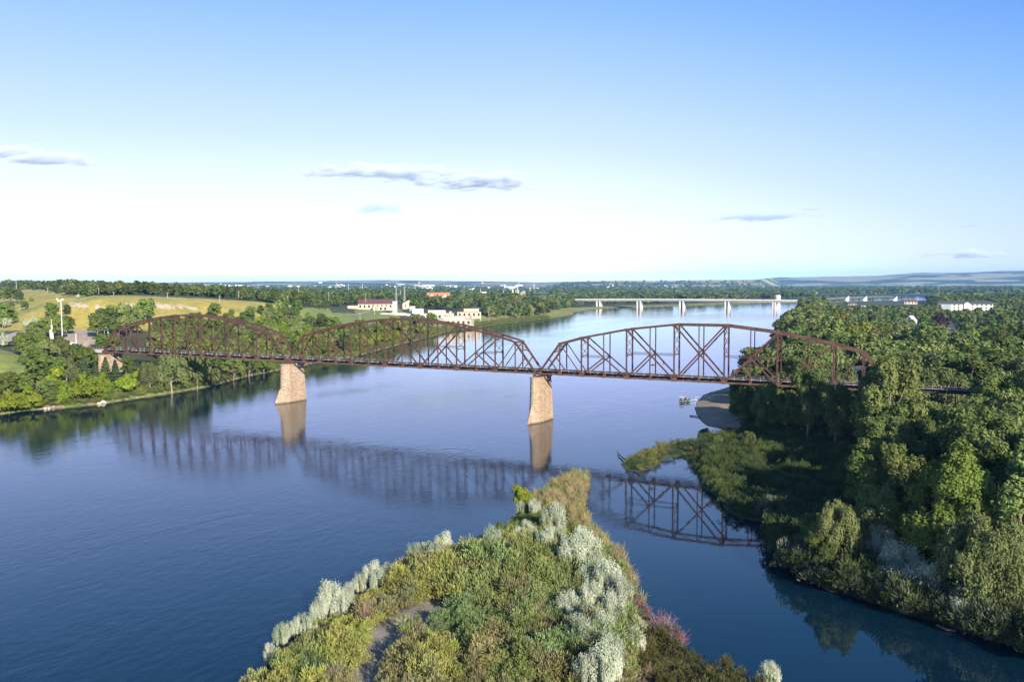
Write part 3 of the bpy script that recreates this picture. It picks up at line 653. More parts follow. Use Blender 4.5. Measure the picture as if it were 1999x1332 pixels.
def tree_proto(kind, seed, leaves, size):
    r = np.random.default_rng(seed)
    tb = MB()
    if kind == 'spruce':
        n = leaves; z = .06+.94*r.random(n)**1.35; t = r.random(n)*6.283; rad = .19*(1.02-z)**.9*(.35+.65*r.random(n)**.4)*(1+.25*np.sin(z*60))
        P = np.stack([rad*np.cos(t), rad*np.sin(t), z-rad*.25], 1); Nn = np.stack([np.cos(t), np.sin(t), .9+0*t], 1)+r.normal(size=(n, 3))*.5
        V_, F_ = leaf_quads(P, Nn, np.full(n, size), r, .7)
        tb.tube([(0, 0, -.03), (0, 0, .9)], [.014, .003], 5)
    else:
        Ls = lobes_for(kind, r); Ps = []; Ns = []; w_ = np.array([l[3]**2 for l in Ls]); w_ /= w_.sum()
        for l, ww in zip(Ls, w_):
            n = max(4, int(leaves*ww)); d = r.normal(size=(n, 3)); d /= np.linalg.norm(d, axis=1, keepdims=True); d[:, 2] = np.where(d[:, 2] < -.4, -d[:, 2], d[:, 2])
            # knobbly surface so sky shows between sprays
            kn = .72+.5*np.abs(np.sin(d[:, 0]*5+seed)*np.sin(d[:, 1]*5+l[2]*30)*np.cos(d[:, 2]*4+l[0]*20))
            rr = l[3]*kn*(.55+.5*r.random(n)**.5)
            P = np.array(l[:3])+d*rr[:, None]*np.array(l[4]); Ps.append(P); Ns.append(d+r.normal(size=(n, 3))*.55+np.array([0, 0, .25]))
            if kind == 'willow':
                m = n//2; P2 = P[:m]+np.stack([0*P[:m, 0], 0*P[:m, 0], -np.abs(r.normal(size=m))*.10], 1); Ps.append(P2); Ns.append(Ns[-1][:m]*np.array([1, 1, .2])+1e-3)
            if kind == 'silver':
                m = int(n*.7); t = r.random(m); P2 = np.array(l[:3])+d[:m]*np.array([.6, .6, .3])*l[3]+np.stack([d[:m, 0]*.10*t, d[:m, 1]*.10*t, t*(.18+.22*r.random(m))+l[3]*.6], 1); Ps.append(P2); Ns.append(d[:m]*np.array([1, 1, .1])+r.normal(size=(m, 3))*.3)
        P = np.concatenate(Ps); Nn = np.concatenate(Ns); n = len(P)
        P[:, 2] = np.maximum(P[:, 2], .02)
        V_, F_ = leaf_quads(P, Nn, np.full(n, size), r, 1.0 if kind not in ('willow', 'silver') else 1.9, None if kind not in ('willow', 'silver') else (.01, .02, 1.0))
        zt = {'cotton': .78, 'yellowish': .78, 'dark': .65, 'mid': .62, 'willow': .6, 'bright': .35, 'silver': .35, 'purple': .4}[kind]; r0 = .022 if zt > .5 else .014
        ben = r.normal(size=2)*.02
        tb.tube([(0, 0, -.04), (ben[0]*.5, ben[1]*.5, zt*.35), (ben[0], ben[1], zt*.7), (ben[0]*.5, ben[1], zt)], [r0, r0*.8, r0*.5, r0*.2], 6)
        for l in Ls[::2]:
            z0 = min(zt*.85, max(.1 if zt > .5 else .03, l[2]*.55)); a = Vector((ben[0]*.6, ben[1]*.6, z0)); b = Vector(l[:3]); mid = (a+b)/2+Vector((b.x*.12, b.y*.12, -.02))
            tb.tube([a, mid, b], [r0*.42, r0*.28, r0*.1], 4)
    return tb.mesh('trunk_'+kind, M['bark'] if kind not in ('willow',) else M['palebark']), np_mesh('crown_'+kind, V_, F_, M['pine'] if kind == 'spruce' else M[kind])
PROTO = {}
SPEC = {'cotton': (24000, .0092), 'yellowish': (24000, .0088), 'dark': (18000, .0105), 'mid': (15000, .0120), 'willow': (20000, .0060), 'bright': (8000, .022), 'silver': (13000, .0092), 'purple': (5000, .02), 'spruce': (5000, .014)}
def proto(kind, lod):
    key = (kind, lod)
    if key not in PROTO:
        L, s = SPEC[kind]; f = (1, .36, .08)[lod]; g_ = (1, 1.6, 3.4)[lod]
        PROTO[key] = [tree_proto(kind, 11*k+len(kind)*7+lod, int(L*f), s*g_) for k in range({'cotton': 5, 'dark': 4}.get(kind, 2))]
    return PROTO[key]
NAMES = {'mid': 'broadleaf_tree', 'cotton': 'cottonwood_tree', 'yellowish': 'cottonwood_tree', 'dark': 'broadleaf_tree', 'willow': 'willow_tree', 'bright': 'riverside_shrub', 'silver': 'silver_shrub', 'purple': 'purple_tree', 'spruce': 'spruce_tree'}
CATS = {'bright': 'shrub', 'silver': 'shrub'}
placed = []
def plant(kind, p, h, label, group=None, wide=1.0, k=None, rz=None):
    d = dist(p); lod = 0 if d < 330 else (1 if d < 800 else 2)
    pr = proto(kind, lod); tm, cm = pr[(k if k is not None else random.randrange(99)) % len(pr)]
    e = empty(NAMES[kind], (p[0], p[1], p[2]-.1), label, CATS.get(kind, 'tree'), group, rz if rz is not None else random.random()*6.28, (h*wide, h*wide, h))
    put('trunk' if kind not in CATS else 'stem', tm, e); put('crown' if kind not in CATS else 'foliage', cm, e); placed.append((p[0], p[1], h)); return e
def tree_px(kind, u, vb, hpx, label, group=None, wide=1.0):
    p = hit(u, vb); dd_ = math.dist(p, (CX, CY, CZ)); return plant(kind, p, hpx*dd_/F, label, group, wide)

# --- hand placed: east (left) bank
EB = 'trees and bushes along the east bank left of the bridge'
T = [('bright', 18, 806, 52, 'yellow green bush at the lower left edge above the water'), ('bright', 58, 800, 50, 'yellow green bush second from the left edge above the waterline'), ('dark', 100, 792, 46, 'darker green bush between bright bushes close to the waterline'),
     ('bright', 128, 790, 46, 'bright bush behind the row of white stones at the waterline'), ('bright', 168, 786, 70, 'large bright yellow green bush above the paired white rocks'), ('bright', 205, 776, 42, 'small bright bush right of the largest yellow green bush'), ('bright', 248, 770, 48, 'round yellow green bush on the open bank just right of the squat stone pier'),
     ('bright', 198, 762, 38, 'bright bush directly below the grey pines'), ('bright', 105, 776, 60, 'broad yellow green bush with a domed top above the stones'), ('dark', 16, 778, 46, 'green tree at the left edge over the yellow bushes'), ('dark', 48, 772, 36, 'mid green tree left of the tree with the pale trunk'),
     ('cotton', 73, 760, 68, 'loose green tree with a bare pale trunk on the lower bank'), ('dark', 108, 756, 52, 'green tree right of the one with the pale trunk'), ('willow', 130, 748, 46, 'grey green tree left of the pines by the east pier'),
     ('spruce', 165, 748, 46, 'grey green pine leftmost of the clump below the approach'), ('spruce', 187, 750, 40, 'grey green pine in the middle of the clump below the approach'), ('spruce', 207, 748, 46, 'grey green pine in front of the squat stone pier'), ('spruce', 226, 754, 46, 'grey green pine right of the squat stone pier'),
     ('willow', 292, 762, 52, 'pale green willow left of the big leaning willow'), ('willow', 336, 766, 74, 'big spreading willow with a pale leaning trunk at the waterline'), ('willow', 385, 757, 66, 'drooping willow under the first truss span right of the leaning one'), ('willow', 420, 752, 32, 'small pale willow at the end of the bank trees'),
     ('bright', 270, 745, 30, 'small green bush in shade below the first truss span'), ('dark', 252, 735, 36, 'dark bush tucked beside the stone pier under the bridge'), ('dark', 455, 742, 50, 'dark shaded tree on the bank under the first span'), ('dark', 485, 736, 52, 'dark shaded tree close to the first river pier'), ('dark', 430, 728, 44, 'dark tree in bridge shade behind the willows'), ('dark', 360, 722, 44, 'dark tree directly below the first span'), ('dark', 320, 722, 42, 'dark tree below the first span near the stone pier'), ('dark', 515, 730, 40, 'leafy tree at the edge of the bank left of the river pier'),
     ('dark', 8, 592, 28, 'dark bush at the left edge high on the dry hill'), ('dark', 24, 593, 30, 'dark bush in the middle of the clump high on the hill'), ('dark', 39, 592, 20, 'dark bush right end of the clump high on the hill'), ('dark', 23, 602, 12, 'small round bush below the clump on the dry hill'), ('dark', 48, 606, 17, 'round lone bush on the dry slope'), ('bright', 61, 589, 9, 'tiny green bush alone on the dry slope'),
     ('dark', 6, 640, 42, 'green tree at the left edge beside the dirt road'), ('dark', 22, 634, 28, 'green tree just right of the left edge above the road bend'), ('silver', 14, 640, 17, 'grey bush at the foot of the left edge tree'), ('silver', 53, 640, 14, 'silver bush on the slope by the road bend'), ('silver', 66, 634, 13, 'small silver bush behind the one at the road bend'), ('silver', 4, 678, 24, 'silver bush left of the gravel road'),
     ('dark', 100, 622, 28, 'olive tree on the slope left of the light mast'), ('dark', 132, 616, 20, 'dark bush right of the light mast on the slope'), ('dark', 112, 660, 42, 'tall green tree behind the antenna mast'), ('dark', 92, 664, 40, 'green tree left of the antenna mast'), ('dark', 130, 654, 34, 'green tree behind the light mast'), ('dark', 72, 672, 40, 'green tree at the right side of the road bend'),
     ('cotton', 48, 698, 44, 'leafy tree above the green mound on the left'), ('cotton', 70, 692, 44, 'leafy tree in front of the road bend'), ('cotton', 66, 722, 42, 'leafy tree right of the green mound'), ('cotton', 90, 724, 54, 'leafy tree centre of the left bank grove'), ('cotton', 118, 726, 60, 'tallest leafy tree of the left bank grove'), ('cotton', 145, 728, 52, 'leafy tree at the grove end below the approach girder'), ('dark', 170, 728, 46, 'green tree hiding the approach bent'), ('cotton', 84, 700, 40, 'low leafy tree below the white tower'),
     ('dark', 190, 660, 46, 'dark tree at the edge of the gravel lot'), ('dark', 212, 658, 54, 'large dark crown right of the gravel lot'), ('cotton', 232, 660, 58, 'tall tree of the grove behind the end post'), ('cotton', 255, 655, 52, 'broad tree of the grove above the first span'), ('dark', 284, 632, 46, 'tree standing apart right of the grove on the hillside'), ('dark', 198, 688, 34, 'bush left of the bridge end post'), ('dark', 222, 690, 36, 'bush behind the bridge end post'), ('silver', 158, 690, 8, 'small silver bush beside the approach railing'),
     ('dark', 420, 622, 30, 'round green tree above the crest of the first span'), ('dark', 452, 618, 14, 'small dark bush on the slope right of the round tree'), ('silver', 153, 583.5, 8, 'silver bush on the rim of the dry hill'), ('bright', 45, 566, 10, 'bright low bush on the crest of the hill'), ('dark', 118, 575, 12, 'dark bush on the crest of the hill'),
     ('silver', 338, 650, 20, 'silver tree seen through the top of the first span')]
for k, u, v, h, lab in T: k = 'mid' if (k == 'dark' and 'dark' not in lab) or (k == 'cotton' and v > 690 and u % 4 < 2) else k; tree_px(k, u, v, h, lab, None, {'bright': .8, 'dark': 1.1, 'mid': 1.15, 'cotton': 1.1, 'willow': 1.05, 'silver': .9, 'spruce': 1.7}.get(k, 1))
# random fill by pixel polygon: (polygon, spacing px, hmin, hmax px, kinds, label, group)
def fill(poly, step, h0, h1, kinds, label, group, wide=1.2, cap=999, seed=0):
    r = random.Random(seed); us = [p[0] for p in poly]; vs = [p[1] for p in poly]; n = 0; v = min(vs)
    while v < max(vs):
        u = min(us)+r.random()*step
        while u < max(us):
            uu = u+r.uniform(-.4, .4)*step; vv = v+r.uniform(-.3, .3)*step*.45
            if n < cap and in_poly(np.array([uu]), np.array([vv]), poly)[0]:
                p = hit(uu, vv)
                if p[2] > .3:
                    dd_ = math.dist(p, (CX, CY, CZ)); kd = r.choice(kinds); plant(kd, p, r.uniform(h0, h1)*dd_/F, label[kd], group+' '+CATS.get(kd, 'tree')+'s', wide, r.randrange(99)); n += 1
            u += step
        v += step*.42
    return n
c1 = fill([(300, 668), (330, 650), (420, 650), (500, 640), (560, 650), (575, 700), (545, 716), (480, 718), (300, 700)], 21, 26, 42, ['mid', 'dark', 'mid', 'cotton', 'bright'], {'dark': 'dark green tree seen through the first truss span on the east bank', 'mid': 'fresh green tree seen through the first truss span on the east bank', 'cotton': 'lighter leafy tree seen through the first truss span on the east bank', 'bright': 'bright yellow green bush seen through the first truss span'}, 'behind the first span', seed=2)
c2 = fill([(575, 655), (640, 650), (700, 655), (800, 640), (850, 640), (840, 652), (770, 668), (700, 690), (620, 703), (580, 705)], 20, 22, 36, ['mid', 'dark', 'cotton', 'mid', 'bright'], {'mid': 'fresh green tree on the bank seen through the middle span', 'dark': 'dark green tree on the bank seen through the middle span', 'cotton': 'mid green tree on the bank seen through the middle span', 'bright': 'bright bush on the bank seen through the middle span'}, 'behind the middle span', seed=3)
c3 = fill([(520, 612), (560, 604), (640, 640), (640, 655), (575, 655), (500, 640), (480, 625)], 22, 18, 30, ['dark', 'mid', 'cotton'], {'mid': 'fresh green tree on the grassy slope between the first two spans', 'dark': 'dark tree on the grassy slope between the first two spans', 'cotton': 'lighter tree on the grassy slope between the first two spans'}, 'slope between the first two spans', cap=26, seed=4)

# --- hand placed: west (right) bank
for k, u, v, h, lab, wd in [('willow', 1632, 1118, 128, 'pale feathery willow near the channel on the right bank', .8), ('yellowish', 1836, 1120, 205, 'tall sunlit yellow green cottonwood in the right foreground', .98), ('willow', 1915, 1205, 175, 'broad pale green tree low in the right corner', .98),
                         ('bright', 1765, 1192, 44, 'small yellow green shrub at the water below the silver shrubs', .8), ('cotton', 1990, 1130, 225, 'tall green cottonwood at the right edge of the photo', 1.02), ('cotton', 1575, 868, 134, 'cottonwood with a long pale trunk rising in front of the third span', .8),
                         ('cotton', 1737, 900, 176, 'tall cottonwood hiding the right end post of the third span', 1.0), ('cotton', 1630, 880, 122, 'leafy cottonwood just below the deck of the third span', .8), ('dark', 1585, 1095, 90, 'dark shaded tree at the water left of the feathery willow', 1.0), ('dark', 1600, 1130, 85, 'dark tree leaning over the channel water', 1.1),
                         ('cotton', 1500, 850, 95, 'shaded cottonwood with slim twin trunks at the marsh edge', .9), ('dark', 1452, 838, 82, 'dark tree behind the sand point', 1.0), ('dark', 1535, 852, 88, 'dark tree between twin trunks and the long pale trunk', 1.0),
                         ('cotton', 1770, 1010, 160, 'rounded cottonwood left of the tall yellow green one', 1.05), ('dark', 1700, 1010, 125, 'shaded tree at the edge of the marsh', .95), ('cotton', 1905, 1040, 205, 'large grey green cottonwood behind the sunlit yellow green one', 1.05)]:
    tree_px(k, u, v, h, lab, None, wd)
for u, v, r_, lab in [(1706, 1080, 42, 'silver shrub uppermost of those on the right bank'), (1722, 1096, 40, 'silver shrub just under the uppermost one on the right bank'), (1754, 1140, 48, 'largest silver shrub on the right bank'), (1737, 1172, 40, 'silver shrub left of centre nearest the channel on the right bank'), (1802, 1180, 50, 'wide silver shrub right of the others below the sunlit cottonwood'), (1645, 1150, 24, 'small grey shrub at the water below the feathery willow'), (1898, 1225, 46, 'blue grey shrub under the broad pale tree in the right corner'),
                      (1460, 872, 34, 'grey green willow shrub by the inlet beside the sand point'), (1400, 872, 26, 'brownish grey shrub at the root of the marsh finger'), (1445, 892, 22, 'small pale shrub in the marsh')]:
    tree_px('silver' if u > 1500 else 'willow', u, v+4, r_*(1.5 if u > 1500 else 1.0), lab, None, 1.05)
# forest fill on the west bank
forest_near = [on_z(u, v, 3)[:2] for u, v in [(1452, 842), (1520, 848), (1610, 862), (1655, 892), (1730, 945), (1705, 1000), (1625, 1050), (1590, 1090), (1620, 1135), (1720, 1160), (1820, 1185), (1999, 1235), (2140, 1290)]]
forest_near += [(560, -60), (700, 250), (1100, 900)]
forest_near += [on_z(u, v, 3)[:2] for u, v in [(1650, 598), (1600, 602), (1575, 612), (1552, 635), (1540, 652), (1528, 672), (1515, 700), (1495, 735), (1480, 770), (1450, 800)]]
road_w = [on_z(u, v, 4)[:2] for u, v in [(1872, 690), (1866, 670), (1858, 652), (1853, 640), (1850, 630)]]
clear = [(on_z(1683, 752, 3), 17), (on_z(1786, 640, 4), 14), (on_z(1890, 607, 5), 62), (on_z(1845, 607, 5), 50), (on_z(1660, 600, 4), 25), (on_z(1690, 603, 4), 25), (on_z(1755, 602, 4), 34)]
def max_h(u, v, x, y):
    if y < -1:          # in front of the railway: what the photo shows of the deck limits the trees
        return float(np.interp(u, [1400, 1440, 1540, 1565, 1600, 1640, 1648, 1655, 1708, 1722, 1745, 1765, 1880, 1900, 1999], [9, 12, 12.5, 15.5, 16, 15, 14, 12, 12, 20, 20, 13.5, 14, 19, 22]))
    return 21
west = []
rr = random.Random(5)
gx = np.arange(230, 1500, 8.2)
for d0, d1, stp in ((60, 300, 9.4), (300, 620, 16.5), (620, 1000, 17), (1000, 1700, 17), (1700, 2500, 18)):
    for x in np.arange(-400, 1900, stp):
        for y in np.arange(-350, 2300, stp):
            dd_ = math.hypot(x-CX, y-CY)
            if not (d0 <= dd_ < d1): continue
            xx = x+rr.uniform(-.42, .42)*stp; yy = y+rr.uniform(-.42, .42)*stp
            west.append((xx, yy, dd_))
west = np.array(west); ins = in_poly(west[:, 0], west[:, 1], forest_near); uu, vv = project(np.stack([west[:, 0], west[:, 1], 0*west[:, 0]+12], 1))
ins &= (uu > 1380) & (uu < 2080)
ins &= ~((west[:, 1] > -3.5) & (west[:, 1] < 9.5) & (west[:, 0] < XE+120))
ins &= seg_dist(west[:, 0], west[:, 1], road_w, False) > 8
for c, q in clear: ins &= np.hypot(west[:, 0]-c[0], west[:, 1]-c[1]) > q
west = west[ins]; wz = height(west[:, 0], west[:, 1]); uu = uu[ins]; vv = vv[ins]; west = np.c_[west, wz, uu, vv]; west = west[wz > .5]
for p0 in placed:
    if p0[2] > 12: west = west[np.hypot(west[:, 0]-p0[0], west[:, 1]-p0[1]) > 5.5]
west = west[np.argsort(west[:, 2])]
LW = {'f': {'cotton': 'leafy cottonwood of the right bank forest in front of the railway', 'dark': 'dark rounded tree of the right bank forest in front of the railway', 'willow': 'pale grey green tree of the right bank forest in front of the railway', 'spruce': 'dark conical tree of the right bank forest in front of the railway', 'yellowish': 'yellow tinted tree of the right bank forest in front of the railway'},
      'b': {'cotton': 'leafy cottonwood of the right bank forest beyond the railway', 'dark': 'dark rounded tree of the right bank forest beyond the railway', 'willow': 'pale grey green tree of the right bank forest beyond the railway', 'spruce': 'dark conical tree of the right bank forest beyond the railway', 'yellowish': 'yellow tinted tree of the right bank forest beyond the railway'}}
GN = {'cotton': 'cottonwoods', 'dark': 'dark rounded trees', 'willow': 'pale trees', 'spruce': 'conical trees', 'yellowish': 'yellow tinted trees'}
woods = []      # (x,y,z,h,kind) beyond the 300 individuals
n_ind = 0; n_tree = sum(1 for o in COL.objects if o.get('category') == 'tree')
bl_r = [(q[0], q[1], dist(hit(q[0], q[2]))) for q in [(1664, 14, 600), (1689, 12, 603), (1752, 18, 603), (1778, 16, 594), (1968, 22, 595), (1993, 18, 590), (1786, 11, 640), (1885, 46, 609), (1935, 22, 606)]]
for x, y, d, z, u, v in west:
    if any(abs(u-a) < b and c-190 < d < c+25 for a, b, c in bl_r): continue
    if y > 0 and d < 445 and 1652 < u < 1714: continue
    if d < 270 and ((1672 < u < 1838 and v > 985) or (u >= 1838 and v > 1040)): continue
    mh = max_h(u, v, x, y)*rr.uniform(.66, 1.04) if y < 0 else rr.uniform(12, 24)
    if d > 620: mh = rr.uniform(17, 24) if u < 1640 else (rr.uniform(12, 18) if d < 760 else rr.uniform(8, 13.5))
    if u > 1608 and u < 1805 and d > 1650: continue
    if u > 1608 and u < 1805 and d > 1100: mh = min(mh, 52-40.*d/1653-z)
    mh = max(mh, 3.2)
    if 1840 < u < 1935 and 1000 < d < 1530: mh = min(mh, max(5, 52-46.*d/1653-z+rr.uniform(-2, 3)))
    kd = rr.choices(['cotton', 'dark', 'willow', 'spruce', 'yellowish'], [60, 24, 9, 2 if y < 0 else 4, 3])[0]
    if d < 560 and n_tree < 298:
        s = 'f' if y < 0 else 'b'; plant(kd, (x, y, z), mh, LW[s][kd], ('near ' if s == 'f' else 'far ')+GN[kd]+' of the right bank forest', (rr.uniform(.9, 1.15) if d < 300 else rr.uniform(1.1, 1.7)), rr.randrange(99)); n_tree += 1
    else: woods.append((x, y, z, mh, kd))
print('individual trees', n_tree, 'woods west', len(woods))
tree_far_purple = hit(1836, 640)
# plateau, town and flood plain trees that run together into one wood
def band(n, u0, u1, d0, d1, h0, h1, kinds, excl=(), seed=0, us=None):
    r = np.random.default_rng(seed); u = r.uniform(u0, u1, n); d = 1/(r.uniform(1/d1, 1/d0, n))
    azz = YAW+np.arctan((u-999.5)/F); x = CX+np.sin(azz)*d; y = CY+np.cos(azz)*d
    s = shore_dist(x, y); z = height(x, y, s); pu, pv = project(np.stack([x, y, z], 1)); ok = s > 12+r.random(n)*25
    for P in excl: ok &= ~in_poly(pu, pv, P)
    for i in np.nonzero(ok)[0]: woods.append((x[i], y[i], z[i], r.uniform(h0, h1), kinds[r.integers(len(kinds))]))
plant_clear = [[(685, 596), (735, 592), (800, 594), (800, 610), (830, 606), (900, 606), (950, 600), (955, 634), (900, 640), (860, 642), (690, 640)], [(560, 602), (640, 603), (740, 594), (770, 600), (770, 618), (700, 640), (600, 640)]]
GK = ['dark', 'dark', 'cotton']
HILLX = [[(-400, 556), (0, 559), (60, 566), (120, 575), (170, 583), (300, 587), (565, 600), (600, 604), (600, 645), (-400, 645)]]
band(1000, -60, 260, 960, 2600, 8, 14, ['dark', 'spruce', 'dark', 'cotton'], excl=HILLX, seed=11)
band(1300, 180, 640, 900, 3500, 8, 14, ['dark', 'cotton', 'dark', 'spruce'], excl=plant_clear+HILLX, seed=12)
band(1600, 560, 1140, 1150, 4200, 9, 16, GK, excl=plant_clear, seed=13)
band(420, 930, 1130, 1150, 1900, 11, 19, ['dark', 'cotton', 'willow', 'dark'], excl=plant_clear, seed=14)
band(2300, 1080, 2080, 2050, 4800, 14, 21, ['cotton', 'dark'], excl=[[(1170, 604), (1300, 592), (1600, 582), (1620, 580), (1620, 600)], [(1590, 584.5), (1815, 584.5), (1815, 700), (1590, 700)]], seed=15)
band(1700, 1080, 2080, 4500, 9000, 16, 24, ['dark', 'cotton'], seed=16)
band(1500, 300, 1120, 4000, 9000, 9, 15, ['dark', 'dark', 'cotton'], seed=17)
band(150, 1815, 2060, 1600, 2450, 12, 19, ['cotton', 'dark'], seed=18)
WCOL = {'cotton': (.15, .195, .062), 'dark': (.095, .14, .042), 'willow': (.16, .19, .08), 'spruce': (.075, .11, .055), 'yellowish': (.19, .22, .05), 'bright': (.18, .22, .04)}
def merge_woods(lst, name, label):
    r = np.random.default_rng(1); temps = {}
    def temp(kind, n, size, k):
        key = (kind, n, k)
        if key not in temps:
            _, me = tree_proto(kind, 100+k, n, size); co = np.empty(len(me.vertices)*3, np.float32); me.vertices.foreach_get('co', co); temps[key] = co.reshape(-1, 3); bpy.data.meshes.remove(me)
        return temps[key]
    Vs = []; Cs = []
    for x, y, z, h, kd in lst:
        d = math.hypot(x-CX, y-CY); k = int(r.integers(4))
        if d < 700: t = temp(kd, 3000, .023, k)
        elif d < 1200: t = temp(kd, 800, .042, k)
        elif d < 2200: t = temp(kd, 230, .075, k)
        else: t = temp(kd, 90, .12, k)
        a = r.random()*6.28; ca, sa = math.cos(a), math.sin(a); w_ = h*(r.uniform(.95, 1.6) if d < 2200 else 1.5)
        V_ = np.empty_like(t); V_[:, 0] = (t[:, 0]*ca-t[:, 1]*sa)*w_+x; V_[:, 1] = (t[:, 0]*sa+t[:, 1]*ca)*w_+y; V_[:, 2] = t[:, 2]*h+z-.2
        c = np.array(WCOL[kd])*r.uniform(.72, 1.35)*np.array([r.uniform(.85, 1.2), 1, r.uniform(.8, 1.2)])
        q = np.repeat(r.uniform(.8, 1.2, len(t)//4), 4)[:, None]*c
        Vs.append(V_); Cs.append(q.astype(np.float32))
    V_ = np.concatenate(Vs); o = put(name, np_mesh(name, V_, np.arange(len(V_)).reshape(-1, 4), M['attr'], np.concatenate(Cs)))
    tag(o, label, 'woods', None, 'stuff'); print(name, len(lst), len(V_)//4)
merge_woods(woods, 'distant_woods', 'green woods running to the horizon on both sides of the river')

# ------------------------------------------------------------------ peninsula and marsh vegetation
def tuft_template(n, r, h, spread, wl, ln):
    """one bush: n narrow blades fanning up and out"""
    a = r.random(n)*6.283; q = np.sqrt(r.random(n)); z = h*(.15+.75*r.random(n))*(1-.35*q*q); rad = spread*q*(.5+.5*z/h)
    P = np.stack([rad*np.cos(a), rad*np.sin(a), z], 1); D = np.stack([np.cos(a)*q*.8, np.sin(a)*q*.8, 1+0*a], 1)+r.normal(size=(n, 3))*.3; D /= np.linalg.norm(D, axis=1, keepdims=True)
    S = np.cross(D, r.normal(size=(n, 3))); S /= np.linalg.norm(S, axis=1, keepdims=True)
    L_ = (ln*(.6+.8*r.random(n)))[:, None]; W_ = wl
    return np.stack([P-S*W_, P+S*W_, P+S*W_*.5+D*L_, P-S*W_*.5+D*L_], 1).reshape(-1, 3)
def thicket(name, label, cat, spots, temps, seed=0, mat='attr'):
    r = np.random.default_rng(seed); Vs = []; Cs = []
    for x, y, z, s, c in spots:
        t = temps[int(r.integers(len(temps)))]; a = r.random()*6.28; ca, sa = math.cos(a), math.sin(a); hs = s*r.uniform(.8, 1.25)
        V_ = np.stack([(t[:, 0]*ca-t[:, 1]*sa)*s+x, (t[:, 0]*sa+t[:, 1]*ca)*s+y, t[:, 2]*hs+z], 1)
        cc = np.array(c)*r.uniform(.8, 1.2)*np.array([r.uniform(.9, 1.1), 1, r.uniform(.85, 1.15)]); q = np.repeat(r.uniform(.7, 1.3, len(t)//4), 4)[:, None]*cc
        Vs.append(V_.astype(np.float32)); Cs.append(q.astype(np.float32))
    V_ = np.concatenate(Vs); o = put(name, np_mesh(name, V_, np.arange(len(V_)).reshape(-1, 4), M[mat], np.concatenate(Cs)))
    tag(o, label, cat, None, 'stuff'); print(name, len(spots), len(V_)//4)
r9 = np.random.default_rng(21)
def bush_template(n, r):
    L_ = [(r.normal()*.55, r.normal()*.55, .5+1.1*r.random(), .38+.3*r.random()) for _ in range(7)]; P = []; D = []
    for a, b, c, q in L_:
        m = n//7; d = r.normal(size=(m, 3)); d /= np.linalg.norm(d, axis=1, keepdims=True); d[:, 2] = np.abs(d[:, 2])*1.2-.25; P.append(np.array([a, b, c])+d*q*(.6+.45*r.random(m))[:, None]*np.array([1, 1, 1.25])); D.append(d*.8+np.array([0, 0, .7])+r.normal(size=(m, 3))*.35)
    P = np.concatenate(P); D = np.concatenate(D); n = len(P); P[:, 2] = np.maximum(P[:, 2], .03); D /= np.linalg.norm(D, axis=1, keepdims=True); S = np.cross(D, r.normal(size=(n, 3))); S /= np.linalg.norm(S, axis=1, keepdims=True)
    L_ = (.26*(.6+.8*r.random(n)))[:, None]; W_ = .042
    return np.stack([P-S*W_*.6, P+S*W_*.6, P+S*W_+D*L_, P-S*W_*.3+D*L_], 1).reshape(-1, 3)
TW = [bush_template(460, r9) for _ in range(8)]
TR = [tuft_template(120, r9, 2.0, .55, .022, .8) for _ in range(4)]
TG = [tuft_template(170, r9, .9, 1.0, .022, .45) for _ in range(4)]
def jitter_area(poly, step, seed):
    r = np.random.default_rng(seed); xs = [p[0] for p in poly]; ys = [p[1] for p in poly]
    gx, gy = np.meshgrid(np.arange(min(xs), max(xs), step), np.arange(min(ys), max(ys), step)); x = gx.ravel()+r.uniform(-.5, .5, gx.size)*step; y = gy.ravel()+r.uniform(-.5, .5, gx.size)*step
    ok = in_poly(x, y, poly); x, y = x[ok], y[ok]; z = height(x, y); u, v = project(np.stack([x, y, z], 1)); ok = (u > -60) & (u < 2060) & (v < 1420)
    return x[ok], y[ok], z[ok], u[ok], v[ok]
x, y, z, u, v = jitter_area(PEN, 1.42, 31)
sdp = seg_dist(x, y, PEN); sandpoly = [(705, 1290), (722, 1240), (750, 1220), (805, 1194), (868, 1172), (885, 1190), (855, 1222), (805, 1250), (775, 1278), (745, 1320), (740, 1390), (680, 1390)]
onsand = in_poly(u, v, sandpoly); nn = fbm(x/6, y/6, 3); na_ = fbm(x/14+4, y/14, 3)
reed = in_poly(u, v, [(1030, 990), (1085, 930), (1160, 925), (1160, 960), (1145, 1000), (1160, 1050), (1215, 1085), (1245, 1120), (1262, 1200), (1230, 1180), (1200, 1110), (1130, 1060), (1100, 1010), (1060, 1000)])
purple = in_poly(u, v, [(1235, 1130), (1262, 1170), (1300, 1225), (1340, 1262), (1340, 1275), (1280, 1245), (1240, 1190)])
wl = []; rd = []
